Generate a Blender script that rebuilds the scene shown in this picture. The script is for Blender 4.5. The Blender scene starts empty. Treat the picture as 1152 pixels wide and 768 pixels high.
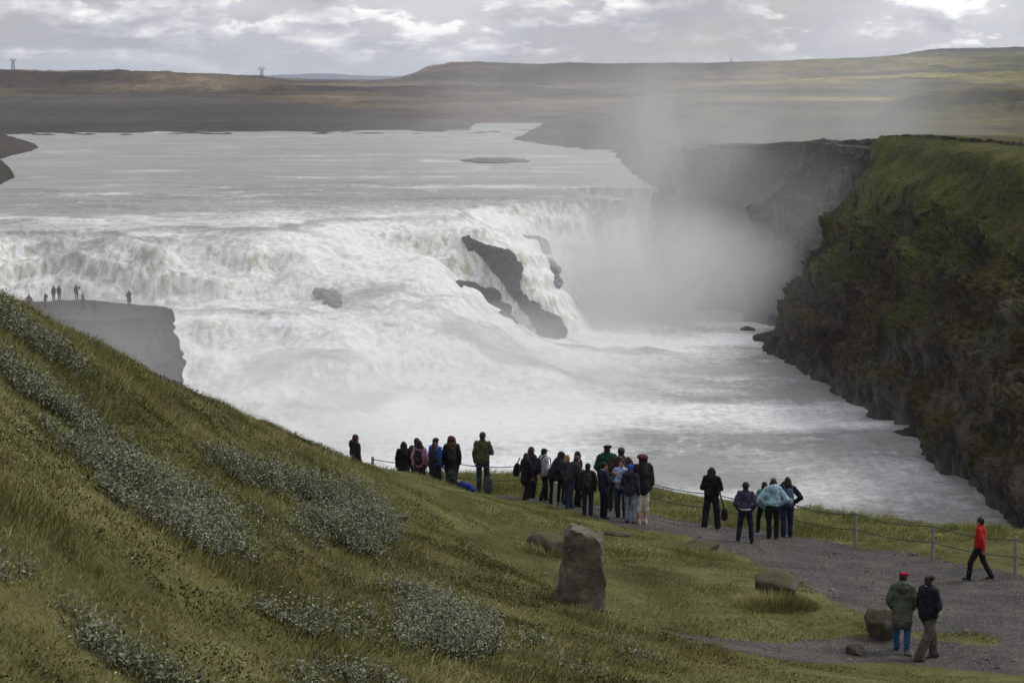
import bpy, bmesh, math, random
import numpy as np
from mathutils import Vector, Matrix
random.seed(7); RNG = np.random.default_rng(11)
SC = bpy.context.scene; COL = SC.collection

# ------------------------------------------------------------------ survey: camera and sight lines
F = 2240.0; HOR = 88.0; TH = math.atan((384-HOR)/F)
def ray(px, py):
    cx = (px-576)/F; cy = (384-py)/F
    return np.array([cx, math.cos(TH)+cy*math.sin(TH), -math.sin(TH)+cy*math.cos(TH)])
def at_y(px, py, Y): r = ray(px, py); return r*(Y/r[1])
def at_z(px, py, z): r = ray(px, py); return r*(z/r[2])

# ------------------------------------------------------------------ noise
def _hash(ix, iy, iz, s):
    h = (ix.astype(np.int64)*374761393 + iy.astype(np.int64)*668265263 + iz.astype(np.int64)*2147483647 + s*1274126177) & 0xffffffff
    h = ((h ^ (h >> 13))*1274126177) & 0xffffffff
    h = ((h ^ (h >> 16))*2246822519) & 0xffffffff
    return ((h ^ (h >> 15)) & 0xffffff)/float(0xffffff)
def vnoise(p, s=0):
    i = np.floor(p); f = p-i; f = f*f*f*(f*(f*6-15)+10)
    x, y, z = i[:, 0], i[:, 1], i[:, 2]
    def c(a, b, d): return _hash(x+a, y+b, z+d, s)
    fx, fy, fz = f[:, 0], f[:, 1], f[:, 2]
    x00 = c(0,0,0)*(1-fx)+c(1,0,0)*fx; x10 = c(0,1,0)*(1-fx)+c(1,1,0)*fx
    x01 = c(0,0,1)*(1-fx)+c(1,0,1)*fx; x11 = c(0,1,1)*(1-fx)+c(1,1,1)*fx
    y0 = x00*(1-fy)+x10*fy; y1 = x01*(1-fy)+x11*fy
    return (y0*(1-fz)+y1*fz)*2-1
def fbm(p, octv=4, s=0, gain=.5):
    a = 1.; t = 0; n = 0; p = np.asarray(p, float)
    for k in range(octv):
        t = t + a*vnoise(p*(2.03**k)+17.3*k, s+k); n += a; a *= gain
    return t/n
def xyz(x, y, z=None):
    x = np.asarray(x, float); z = np.zeros_like(x) if z is None else z
    return np.stack([x.ravel(), np.asarray(y, float).ravel(), np.asarray(z, float).ravel()], 1)
def sstep(a, b, x): t = np.clip((x-a)/(b-a), 0, 1); return t*t*(3-2*t)

class TPS:
    def __init__(s, P, z, lam=0.0):
        s.P = np.array(P, float); n = len(P); s.sc = 50.
        Q = s.P/s.sc; s.Q = Q
        K = s.U(Q[:, None]-Q[None]); K += np.eye(n)*lam
        A = np.zeros((n+3, n+3)); A[:n, :n] = K; A[:n, n] = 1; A[:n, n+1:] = Q; A[n, :n] = 1; A[n+1:, :n] = Q.T
        s.w = np.linalg.solve(A, np.concatenate([z, [0, 0, 0]]))
    def U(s, d): r2 = (d**2).sum(-1); return r2*np.log(r2+1e-12)*.5
    def __call__(s, x, y):
        x = np.asarray(x, float); sh = x.shape; q = np.stack([x.ravel(), np.asarray(y, float).ravel()], 1)/s.sc
        out = np.empty(len(q)); n = len(s.Q)
        for i in range(0, len(q), 20000):
            c = q[i:i+20000]; out[i:i+20000] = s.U(c[:, None]-s.Q[None])@s.w[:n]+s.w[n]+c@s.w[n+1:]
        return out.reshape(sh)

def seg_dist(x, y, poly, closed=True):
    """distance to a polyline, index of nearest segment, inside flag"""
    x = np.asarray(x, float).ravel(); y = np.asarray(y, float).ravel()
    P = np.array(poly)[:, :2]; n = len(P); best = np.full(len(x), 1e18); idx = np.zeros(len(x), int); ins = np.zeros(len(x), bool)
    for i in range(n if closed else n-1):
        a = P[i]; b = P[(i+1) % n]; d = b-a; L = (d**2).sum()+1e-12
        t = np.clip(((x-a[0])*d[0]+(y-a[1])*d[1])/L, 0, 1)
        dd = (x-a[0]-t*d[0])**2+(y-a[1]-t*d[1])**2
        m = dd < best; best[m] = dd[m]; idx[m] = i
        if closed:
            c = (a[1] > y) != (b[1] > y)
            with np.errstate(divide='ignore', invalid='ignore'):
                c &= x < (b[0]-a[0])*(y-a[1])/(b[1]-a[1]+1e-15)+a[0]
            ins ^= c
    return np.sqrt(best), idx, ins

# ------------------------------------------------------------------ object helpers
def tag(o, label=None, cat=None, group=None, kind=None):
    if label: o['label'] = label
    if cat: o['category'] = cat
    if group: o['group'] = group
    if kind: o['kind'] = kind
    return o
def empty(name, loc, rz=0):
    o = bpy.data.objects.new(name, None); o.location = loc; o.rotation_euler = (0, 0, rz); o.empty_display_size = .2; COL.objects.link(o); return o
def mesh_np(name, V, faces, mats, smooth=True, parent=None, mi=None, attrs=None, loc=None):
    """faces: (N,3)/(N,4) int array or list of arrays"""
    if not isinstance(faces, list): faces = [faces]
    me = bpy.data.meshes.new(name); V = np.asarray(V, np.float32)
    if loc is not None: V = V-np.array(loc, np.float32)
    me.vertices.add(len(V)); me.vertices.foreach_set('co', V.ravel())
    loops = np.concatenate([f.ravel() for f in faces]).astype(np.int32)
    cnt = np.concatenate([np.full(len(f), f.shape[1]) for f in faces]).astype(np.int32)
    st = np.concatenate([[0], np.cumsum(cnt)[:-1]]).astype(np.int32)
    me.loops.add(len(loops)); me.loops.foreach_set('vertex_index', loops)
    me.polygons.add(len(cnt)); me.polygons.foreach_set('loop_start', st)
    me.polygons.foreach_set('use_smooth', np.full(len(cnt), smooth, bool))
    for m in (mats if isinstance(mats, list) else [mats]): me.materials.append(m)
    if mi is not None: me.polygons.foreach_set('material_index', np.asarray(mi, np.int32))
    if attrs:
        for k, a in attrs.items():
            at = me.attributes.new(k, 'FLOAT', 'POINT'); at.data.foreach_set('value', np.asarray(a, np.float32))
    me.update(calc_edges=True); me.validate()
    o = bpy.data.objects.new(name, me); COL.objects.link(o)
    if loc is not None: o.location = loc
    if parent: o.parent = parent
    return o
def grid_faces(nu, nv, wrap=False):
    i = np.arange(nu if wrap else nu-1)[:, None]; j = np.arange(nv-1)[None]
    a = i*nv+j; b = ((i+1) % nu)*nv+j
    return np.stack([a, b, b+1, a+1], -1).reshape(-1, 4)
def compact(V, Fc, attrs=None):
    used = np.unique(Fc); mp = np.full(len(V), -1); mp[used] = np.arange(len(used))
    return V[used], mp[Fc], ({k: a[used] for k, a in attrs.items()} if attrs else None)

# ------------------------------------------------------------------ material helpers
def lin(c):
    if isinstance(c, str):
        c = [int(c[i:i+2], 16)/255 for i in (0, 2, 4)]; c = [x/12.92 if x < .04045 else ((x+.055)/1.055)**2.4 for x in c]
    return (*c[:3], 1)
class NT:
    def __init__(s, name, world=False):
        if world: s.m = bpy.data.worlds.new(name)
        else: s.m = bpy.data.materials.new(name)
        s.m.use_nodes = True; s.t = s.m.node_tree; s.t.nodes.clear()
    def n(s, typ, props=None, **ins):
        nd = s.t.nodes.new(typ)
        for k, v in (props or {}).items(): setattr(nd, k, v)
        for k, v in ins.items():
            key = int(k[1:]) if k[0] == 'i' and k[1:].isdigit() else k.replace('_', ' ')
            s.set(nd.inputs[key], v)
        return nd
    def set(s, sock, v):
        if hasattr(v, 'is_output'): s.t.links.new(v, sock)
        elif hasattr(v, 'outputs'): s.t.links.new(v.outputs[0], sock)
        else: sock.default_value = v
    def math(s, op, a, b=0., clamp=False): return s.n('ShaderNodeMath', {'operation': op, 'use_clamp': clamp}, i0=a, i1=b)
    def noise(s, vec, scale=5., detail=4., rough=.5, dist=0.):
        nd = s.n('ShaderNodeTexNoise', None, Scale=scale, Detail=detail, Roughness=rough, Distortion=dist)
        if vec is not None: s.set(nd.inputs['Vector'], vec)
        return nd
    def map(s, vec, scale=(1, 1, 1), loc=(0, 0, 0), rot=(0, 0, 0)): return s.n('ShaderNodeMapping', None, Vector=vec, Scale=scale, Location=loc, Rotation=rot)
    def ramp(s, fac, stops, interp='LINEAR'):
        nd = s.n('ShaderNodeValToRGB'); s.set(nd.inputs[0], fac); r = nd.color_ramp; r.interpolation = interp
        while len(r.elements) < len(stops): r.elements.new(.5)
        for e, (p, c) in zip(r.elements, stops): e.position = p; e.color = lin(c) if not isinstance(c, (int, float)) else (c, c, c, 1)
        return nd
    def mix(s, fac, a, b, mode='MIX'):
        nd = s.n('ShaderNodeMix', {'data_type': 'RGBA', 'blend_type': mode}); s.set(nd.inputs[0], fac)
        s.set(nd.inputs[6], a if not isinstance(a, (tuple, str)) else lin(a)); s.set(nd.inputs[7], b if not isinstance(b, (tuple, str)) else lin(b)); return nd.outputs[2]
    def pos(s): return s.n('ShaderNodeNewGeometry').outputs['Position']
    def attr(s, name): return s.n('ShaderNodeAttribute', {'attribute_name': name}).outputs['Fac']
    def bump(s, h, st=.5, dist=.05): return s.n('ShaderNodeBump', None, Height=h, Strength=st, Distance=dist)
    def out(s, col, rough=.9, normal=None, spec=.2, **kw):
        p = s.n('ShaderNodeBsdfPrincipled', None, Roughness=rough)
        s.set(p.inputs['Base Color'], col if not isinstance(col, (tuple, str)) else lin(col)); p.inputs['Specular IOR Level'].default_value = spec
        if normal is not None: s.set(p.inputs['Normal'], normal)
        for k, v in kw.items(): s.set(p.inputs[k.replace('_', ' ')], v)
        o = s.n('ShaderNodeOutputMaterial'); s.t.links.new(p.outputs[0], o.inputs['Surface']); return s.m

def m_grass_ground(name, cols, sc=.5):
    t = NT(name); p = t.pos(); a = t.noise(p, sc, 5, .6); b = t.noise(p, sc*14, 4, .65)
    c = t.ramp(t.math('ADD', t.math('MULTIPLY', a, .65), t.math('MULTIPLY', b, .35)), [(.36, cols[0]), (.47, cols[1]), (.56, cols[2]), (.66, cols[3])])
    return t.out(c, .95, t.bump(t.math('ADD', b, t.math('MULTIPLY', t.noise(p, 22, 4, .7), .8)), 1., .12), .1)
def m_blade(name, cols, sc=.35, red=.28):
    t = NT(name); p = t.pos(); a = t.noise(p, sc, 4, .6); g = t.n('ShaderNodeNewGeometry').outputs['Random Per Island']
    f = t.math('ADD', t.math('MULTIPLY', a, .75), t.math('MULTIPLY', g, .25))
    c = t.ramp(f, [(.34, cols[0]), (.46, cols[1]), (.56, cols[2]), (.68, cols[3])])
    pt = t.noise(t.map(p, (1, 1, 1), loc=(31, 7, 0)), .55, 4, .6); c = t.mix(t.ramp(pt, [(.52, 0.), (.66, red)]), c, '6a5632')
    return t.out(c, .7, None, .15)
def m_leaf(name, c1, c2, c3):
    t = NT(name); g = t.n('ShaderNodeNewGeometry').outputs['Random Per Island']
    a = t.noise(t.pos(), 1.1, 3, .5)
    c = t.ramp(t.math('ADD', t.math('MULTIPLY', g, .45), t.math('MULTIPLY', a, .55)), [(.25, c1), (.5, c2), (.75, c3)])
    return t.out(c, .8, None, .08)
def m_rock(name, c1, c2, c3, sc=3., bd=.04, moss=None, rough=.85):
    t = NT(name); tc = t.n('ShaderNodeTexCoord').outputs['Object']
    a = t.noise(tc, sc, 8, .65); v = t.n('ShaderNodeTexVoronoi', {'feature': 'DISTANCE_TO_EDGE'}, Vector=tc, Scale=sc*1.6)
    c = t.ramp(a, [(.3, c1), (.5, c2), (.7, c3)])
    sp = t.noise(tc, sc*14, 3, .7); c = t.mix(t.ramp(sp, [(.45, 0.), (.7, .5)]), c, c3)
    c = t.mix(t.ramp(v, [(0., .6), (.03, 0.)]), c, c1)
    if moss:
        nz = t.n('ShaderNodeSeparateXYZ', None, Vector=t.n('ShaderNodeNewGeometry').outputs['Normal']).outputs[2]
        f = t.ramp(t.math('ADD', t.math('MULTIPLY', nz, .5), t.math('MULTIPLY', a, .8)), [(.74, 0.), (.92, .8)])
        c = t.mix(f, c, moss)
    return t.out(c, rough, t.bump(t.math('ADD', a, t.math('MULTIPLY', sp, .35)), .9, bd), .25)
_cl = {}
def m_cloth(hexc, rough=.9):
    k = (hexc, rough)
    if k not in _cl:
        t = NT('cloth_'+hexc); tc = t.n('ShaderNodeTexCoord').outputs['Object']
        a = t.noise(tc, 9, 4, .6); b = t.noise(tc, 240, 2, .5)
        c0 = lin(hexc); d = tuple(x*.62 for x in c0[:3]); e = tuple(min(1, x*1.35+.008) for x in c0[:3])
        c = t.ramp(a, [(.35, d), (.65, e)])
        _cl[k] = t.out(c, rough, t.bump(t.math('ADD', a, t.math('MULTIPLY', b, .2)), .5, .02), .2)
    return _cl[k]
def m_plain(name, hexc, rough=.6, metal=0.):
    t = NT(name); a = t.noise(t.n('ShaderNodeTexCoord').outputs['Object'], 20, 4, .6)
    c0 = lin(hexc); c = t.ramp(a, [(.3, tuple(x*.7 for x in c0[:3])), (.7, tuple(min(1, x*1.2) for x in c0[:3]))])
    return t.out(c, rough, t.bump(a, .3, .01), .3, Metallic=metal)

# ================================================================== NEAR GROUND
NC = [(0,768,18),(300,768,22),(576,768,26),(860,768,31),(1152,768,35.5),(1300,768,36),(0,620,20.5),(0,500,25),(200,600,27),(120,690,21),
 (0,400,31),(0,346,35),(100,391,39),(200,438,42.5),(340,497,48),(420,522,51),(520,549,54),(100,480,31),(250,520,37),(350,560,40),(450,600,41),
 (400,660,33),(500,690,32),(580,640,39),(650,688,40),(550,590,48),(620,610,47),(760,712,38),(900,745,36.5),(1030,740,39),(850,660,45),(750,640,46.5),
 (950,700,41.5),(700,592,54),(740,590,55),(810,594,56.5),(905,605,56.5),(962,614,56),(1049,628,53),(1095,652,50),(1142,645,50),(1152,690,44),
 (1300,700,43),(803,589,59),(717,572,60),(640,560,60.5),(500,553,61.5),(420,553,62),(543,554,58),(470,558,58),(400,553,60),
 (560,540,64),(750,557,63),(850,571,61.5),(1000,588,60),(1152,602,56.5),(1300,620,53),(-250,400,24),(-250,650,16)]
_p = [at_y(*c) for c in NC] + [np.array(v, float) for v in ((0,3,-2.4),(-9,3,-2.2),(9,3,-4.2),(22,12,-9.0),(34,30,-12))]
_tn = TPS([q[:2] for q in _p], [q[2] for q in _p], .0004)
EDGE = [at_y(*c) for c in ((-900,100,14),(-400,180,20),(-200,250,29),(0,336,36),(100,383,40),(200,433,43.5),(290,475,48.5),(330,515,60),(370,540,66),(420,546,66),(560,540,65.5),
        (650,545,65),(750,554,64),(850,570,62.3),(1000,587,60.7),(1152,601,57.2),(1300,619,54),(1700,640,48))]
EDGEP = [e[:2] for e in EDGE]+[np.array([70., 45.]), np.array([70., -30.]), np.array([-60., -30.]), np.array([-60., 10.])]
def path_mask_poly():
    pts = [(545,547,60),(600,553,60),(680,563,59.8),(735,573,59.4),(800,583,58.8),(860,592,58),(962,611,56.2),(1049,626,53.3),(1152,645,49.8),(1400,690,44)]
    low = [(1400,800,36.5),(1152,757,37),(1060,746,38),(1000,738,38.5),(900,742,37),(800,727,37),(735,712,37.6),(700,706,38.5),
           (720,702,39),(800,707,39.5),(900,713,40),(985,714,40.6),(990,696,42.3),(945,676,44),(880,641,48.5),(830,622,51.5),(770,602,54),(700,594,54),(640,580,56),(600,569,57),(545,558,58)]
    return [at_y(*c)[:2] for c in pts+low]
PATHP = path_mask_poly()
# the small green island left in the gravel behind the couple
ISL = at_y(1068, 717, 41.0)[:2]
def pathness(x, y):
    """>0 inside the gravel (metres), <0 outside"""
    d, _, i = seg_dist(x, y, PATHP); s = np.where(i, d, -d)
    r = np.hypot((np.ravel(x)-ISL[0])/1.1, (np.ravel(y)-ISL[1])/.55)
    return np.minimum(s, (r-1)*.6)
def near_h(x, y, fine=True):
    x = np.asarray(x, float); y = np.asarray(y, float); sh = x.shape
    z = _tn(x, y).ravel(); xr, yr = x.ravel(), y.ravel()
    d, _, ins = seg_dist(xr, yr, EDGEP)
    s = np.where(ins, 0, d)
    hill = sstep(3, -4, xr-(yr-38)*.25)*.8 # rough side of the slope
    if fine:
        pm = sstep(-.5, .3, pathness(xr, yr))
        n1 = fbm(xyz(xr/3.2, yr/3.2), 3, 3)*(.05+.26*hill)+fbm(xyz(xr/.8, yr/.8), 3, 9)*(.02+.10*hill)
        z = z+n1*(1-pm)-pm*.05+pm*.012*fbm(xyz(xr*3, yr*3), 2, 4)
    z = z-np.where(s > 0, 1.45*s*sstep(0, 3, s)+.25*s, 0)+np.where(s > 2, fbm(xyz(xr/6, yr/6), 4, 5)*np.minimum(s*.15, 2.5), 0)
    return np.maximum(z, -52).reshape(sh)
def hit(px, py, H, t0, t1, n=1500):
    r = ray(px, py); r = r/r[1]; t = np.linspace(t0, t1, n); P = r[None]*t[:, None]
    g = P[:, 2]-H(P[:, 0], P[:, 1]); k = np.argmax(g < 0)
    return P[k] if g[k] < 0 else P[-1]
def near_hit(px, py): return hit(px, py, lambda x, y: near_h(x, y), 12, 75, 900)
def gz(x, y): return float(gh(np.array([x]), np.array([y]))[0])

def axis(a, b, c, d, fine, coarse):
    return np.concatenate([np.arange(a, b, coarse), np.arange(b, c, fine), np.arange(c, d, coarse)])
gx = axis(-60, -24, 26, 70, .14, .8); gy = axis(-20, 14, 70, 100, .14, 1.)
GX, GY = np.meshgrid(gx, gy, indexing='ij'); GZ = near_h(GX, GY)
V = xyz(GX, GY, GZ); FC = grid_faces(len(gx), len(gy))
def bil(A, x, y):
    i = np.clip(np.searchsorted(gx, x)-1, 0, len(gx)-2); j = np.clip(np.searchsorted(gy, y)-1, 0, len(gy)-2)
    fx = (x-gx[i])/(gx[i+1]-gx[i]); fy = (y-gy[j])/(gy[j+1]-gy[j])
    return (A[i, j]*(1-fx)+A[i+1, j]*fx)*(1-fy)+(A[i, j+1]*(1-fx)+A[i+1, j+1]*fx)*fy
def gh(x, y): return bil(GZ, x, y)
GP = pathness(GX, GY).reshape(GX.shape)+fbm(xyz(GX*1.1, GY*1.1), 3, 21).reshape(GX.shape)*.35
_ed, _, _ei = seg_dist(GX, GY, EDGEP); GE = np.where(_ei, 0, _ed).reshape(GX.shape)
ctr = V[FC].mean(1); pm = pathness(ctr[:, 0], ctr[:, 1])+fbm(xyz(ctr[:, 0]*1.1, ctr[:, 1]*1.1), 3, 21)*.35
isp = pm > 0
M_ground = m_grass_ground('turf', ['4a4a28', '64633a', '787649', '8c895e'])
t = NT('gravel'); p = t.pos(); a = t.noise(p, .8, 5, .6); b = t.n('ShaderNodeTexVoronoi', None, Vector=p, Scale=26.); c2 = t.noise(p, 60, 2, .5)
cc = t.ramp(t.math('ADD', t.math('MULTIPLY', a, .8), t.math('MULTIPLY', b.outputs['Distance'], .25)), [(.35, '2d2c2a'), (.5, '403e3b'), (.66, '55524d')])
wet = t.noise(t.map(p, (.35, .9, 1), rot=(0, 0, -.5)), 1., 4, .6); cc = t.mix(t.ramp(wet, [(.5, 0.), (.66, .7)]), cc, '2f2c29')
cc = t.mix(t.ramp(b.outputs['Color'], [(.55, 0.), (.9, .55)]), cc, '867f76'); M_gravel = t.out(cc, .9, t.bump(t.math('ADD', b.outputs['Distance'], c2), 1., .03), .2)
v, f, _ = compact(V, FC[~isp]); tag(mesh_np('grassy_hillside', v, f, M_ground), kind='structure')
v, f, _ = compact(V, FC[isp]); tag(mesh_np('gravel_path', v, f, M_gravel), kind='structure')

# ------------------------------------------------------------------ grass blades
GT = fbm(xyz(GX/.45, GY/.45), 2, 92).reshape(GX.shape)
def bil2(x, y): return bil(GT, x, y)
def blades(name, n, region, hgt, wid, mat, label, seed=0, lean=.95, cat='grass', ymax=70, hscale=None):
    rg = np.random.default_rng(seed)
    x = rg.uniform(*region[0], n); y = rg.uniform(*region[1], n)
    zc = gh(x, y); u = x/y*F+576
    py = HOR+(-zc/y)*F
    keep = (u > -120) & (u < 1270) & (py < 850)
    x, y = x[keep], y[keep]; n = len(x); pn = bil(GP, x, y)
    keep = (pn < rg.uniform(-.12, .10, n)) & (bil(GE, x, y) < 1.2)
    keep &= mat_region(x, y, name)
    # clumped growth
    cl = fbm(xyz(x*1.6, y*1.6), 2, 40+seed); keep &= rg.uniform(-.9, .9, n) < cl+(.55 if name == 'long_grass' else 1.)
    x, y, pn = x[keep], y[keep], pn[keep]; n = len(x); z = gh(x, y)-.015
    big = fbm(xyz(x*.5, y*.5), 3, 77); h = hgt*rg.uniform(.4, 1.3, n)*np.clip(1+1.5*big+.9*bil2(x, y), .62, 2.1)
    if hscale is not None: h = h*hscale(x, y)
    ang = rg.uniform(0, 2*np.pi, n); w = wid*rg.uniform(.6, 1.4, n)
    ln = h*lean*rg.uniform(.2, 1.5, n); la = rg.normal(-.35, .9, n)
    B = np.stack([x, y, z], 1); W = np.stack([np.cos(ang), np.sin(ang), 0*ang], 1)*w[:, None]/2
    L = np.stack([np.cos(la), np.sin(la), 0*la], 1)*ln[:, None]; up = np.zeros((n, 3)); up[:, 2] = h
    a = B-W; b = B+W; c = B+L*.35+up*.6+W*.7; d_ = B+L*.35+up*.6-W*.7; e = B+L+up
    VV = np.stack([a, b, c, d_, e], 1).reshape(-1, 3); i = np.arange(n)[:, None]*5
    o = mesh_np(name, VV, [i+np.array([[0, 1, 2, 3]]), i+np.array([[3, 2, 4]])], mat)
    tag(o, label, cat, kind='stuff'); print(name, n); return o
def lawnness(x, y):
    # smooth, grazed side right of a line running down the slope
    return x-(-8.2+(y-55)*-.56+fbm(xyz(x*.4, y*.4), 3, 60)*1.4)
def mat_region(x, y, name):
    l = lawnness(x, y); beyond = y > 58.5-(x-4)*.31
    r = np.random.default_rng(5).uniform(-1.5, 1.5, len(x))
    if name == 'long_grass': return ((l+r) < 0)
    if name == 'short_grass': return ((l+r) >= 0) & ~(beyond & (x > -6))
    return beyond & (x > -9)
B_long = m_blade('blade_long', ['5a5a32', '757442', '8f8c57', 'b6b085'])
B_short = m_blade('blade_short', ['565a31', '6c7240', '838852', '9f9f6c'], .3, .2)
B_edge = m_blade('blade_edge', ['5a602e', '757a40', '8d8f50', 'aaa676'], .6, .15)
blades('long_grass', 950000, ((-22, 12), (15, 56)), .105, .013, B_long, 'long rough olive and straw grass covering the slope on the left', 1)
blades('short_grass', 640000, ((-12, 24), (26, 62)), .05, .014, B_short, 'short green turf between the gravel paths and around the standing stone', 2)
blades('verge_grass', 260000, ((-9, 26), (47, 67)), .155, .017, B_edge, 'pale green grass verge beyond the wire fence at the canyon rim', 3)
# dry seed stalks over the slope
blades('long_grass', 30000, ((-22, 12), (15, 50)), .21, .007, m_blade('straw', ['54482a', '70653f', '877c56', 'a0966e'], .8), 'straw coloured seed stalks standing above the slope grass', 6, .35)

# low broad leaved herbs and crowberry between the grass
def herbs(n, thr, size, mat, label, seed):
    rg = np.random.default_rng(seed); x = rg.uniform(-20, 12, n); y = rg.uniform(15, 56, n); u = x/y*F+576; k = (u > -60) & (u < 1200)
    x, y = x[k], y[k]; m = fbm(xyz(x/1.7, y/1.7), 4, seed)*.7+fbm(xyz(x/.35, y/.35), 2, seed+1)*.5
    k = (m > thr) & (bil(GP, x, y) < -.2) & (bil(GE, x, y) < .5) & (lawnness(x, y) < 1.5); x, y = x[k], y[k]
    P = np.stack([x, y, gh(x, y)+rg.uniform(0, .11, len(x))], 1); Vv, Ff = leaves_np(P, size, rg, .6)
    o = mesh_np('low_herbs', Vv, Ff, mat, smooth=False); tag(o, label, 'ground cover', kind='stuff'); print('herbs', len(x))
def leaves_np(P, size, rg, up=.35):
    n = len(P); d = rg.normal(size=(n, 3)); d[:, 2] = abs(d[:, 2])*up+rg.normal(size=n)*.5; d /= np.linalg.norm(d, axis=1)[:, None]
    s = np.cross(d, rg.normal(size=(n, 3))); s /= np.linalg.norm(s, axis=1)[:, None]; L = (size*rg.uniform(.6, 1.4, n))[:, None]
    V4 = np.stack([P, P+d*L*.5+s*L*.24, P+d*L, P+d*L*.5-s*L*.24], 1).reshape(-1, 3)
    return V4, np.arange(n)[:, None]*4+np.arange(4)[None]
herbs(520000, .20, .045, m_leaf('herb_dark', '262a15', '3c4420', '59602f'), 'patches of dark green low herbs creeping through the slope grass', 301)
herbs(420000, .24, .04, m_leaf('herb_brown', '3b2e1f', '5c4a30', '7d6a48'), 'patches of brown heather and dead stems in the slope grass', 311)
herbs(260000, .27, .035, m_leaf('herb_pale', '6a7050', '8c9070', 'b0b090'), 'scattered pale grey green sprigs in the slope grass', 321)

# loose stones on the gravel
def pebbles():
    n = 9000; x = RNG.uniform(-5, 26, n); y = RNG.uniform(33, 62, n); k = pathness(x, y) > -.1; x, y = x[k], y[k]; n = len(x)
    z = gh(x, y); s = np.clip(RNG.lognormal(-3.85, .55, n), .01, .12)
    bv = np.array([[1,0,0],[-1,0,0],[0,1,0],[0,-1,0],[0,0,.8],[0,0,-.6]], float); bf = np.array([[0,2,4],[2,1,4],[1,3,4],[3,0,4],[2,0,5],[1,2,5],[3,1,5],[0,3,5]])
    VV = bv[None]*s[:, None, None]*RNG.uniform(.6, 1.3, (n, 6, 1)); a = RNG.uniform(0, 6.28, n); ca, sa = np.cos(a)[:, None], np.sin(a)[:, None]
    X = VV[..., 0]*ca-VV[..., 1]*sa+x[:, None]; Y = VV[..., 0]*sa+VV[..., 1]*ca+y[:, None]; Z = VV[..., 2]+z[:, None]+.3*s[:, None]
    o = mesh_np('loose_gravel', np.stack([X, Y, Z], -1).reshape(-1, 3), (np.arange(n)[:, None, None]*6+bf[None]).reshape(-1, 3), m_plain('pebble', '6a645c', .9), smooth=False)
    tag(o, 'grey loose stones scattered over the gravel path', 'gravel', kind='stuff')
pebbles()

# ------------------------------------------------------------------ shrubs (silver willow)
LEAF = m_leaf('willow_leaf', '5a5d45', '7a7e67', '959986'); LEAF2 = m_leaf('willow_leaf_dark', '4a4e36', '6e725a', '969a84')
TWIG = m_plain('twig', '3a2f24', .9)
def shrub(name, lab, clumps, dens=1., mat=None, leaf=.047, seed=0):
    """clumps: (px, py of base, radius m, height m)"""
    rg = np.random.default_rng(100+seed); pts = []; tw_v = []; tw_f = []; k0 = 0
    base = None
    for (px, py, r, h) in clumps:
        b = near_hit(px, py)
        if base is None: base = b
        ns = int(46*r*r*dens*8.)+8
        for _ in range(ns):                                    # each stem carries leaves along its length
            a = rg.uniform(0, 6.28); q = math.sqrt(rg.uniform(0, 1))*r; bx, by = b[0]+q*math.cos(a), b[1]+q*math.sin(a)
            z0 = gz(bx, by); hh = h*1.15*rg.uniform(.5, 1.1)*(1-.45*(q/r)**2); ln = rg.normal(size=2)*.22*hh+np.array([math.cos(a), math.sin(a)])*.25*hh*(q/r)
            p0 = np.array([bx, by, z0-.03]); p1 = p0+np.array([ln[0], ln[1], hh])
            m = int(34*hh/.5*rg.uniform(.7, 1.3))+4; tt = rg.uniform(.2, 1.03, m)**.8
            pts.append(p0+(p1-p0)*tt[:, None]+rg.normal(size=(m, 3))*(.035+.04*hh))
            w = .006; tw_v += [p0+[w, 0, 0], p0-[w, 0, 0], p0+[0, w, 0], p1]; tw_f += [[k0, k0+1, k0+3], [k0+1, k0+2, k0+3], [k0+2, k0, k0+3]]; k0 += 4
    P = np.concatenate(pts); P = P[fbm(P*2.6, 2, 300+seed) > rg.uniform(-.75, .22, len(P))]; root = empty(name, base); tag(root, lab, 'shrub', 'silver leaved willow shrubs on the slope')
    Vv, Ff = leaves_np(P, leaf, rg)
    for nm, vv, ff, mm in (('foliage', Vv, Ff, mat or LEAF), ('stem', np.array(tw_v), np.array(tw_f), TWIG)):
        o = mesh_np(nm, vv, ff, mm, smooth=False, loc=base); tag(o, kind='stuff' if nm == 'stem' else None); o.location = (0, 0, 0); o.parent = root
    print('shrub', len(P))
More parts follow.
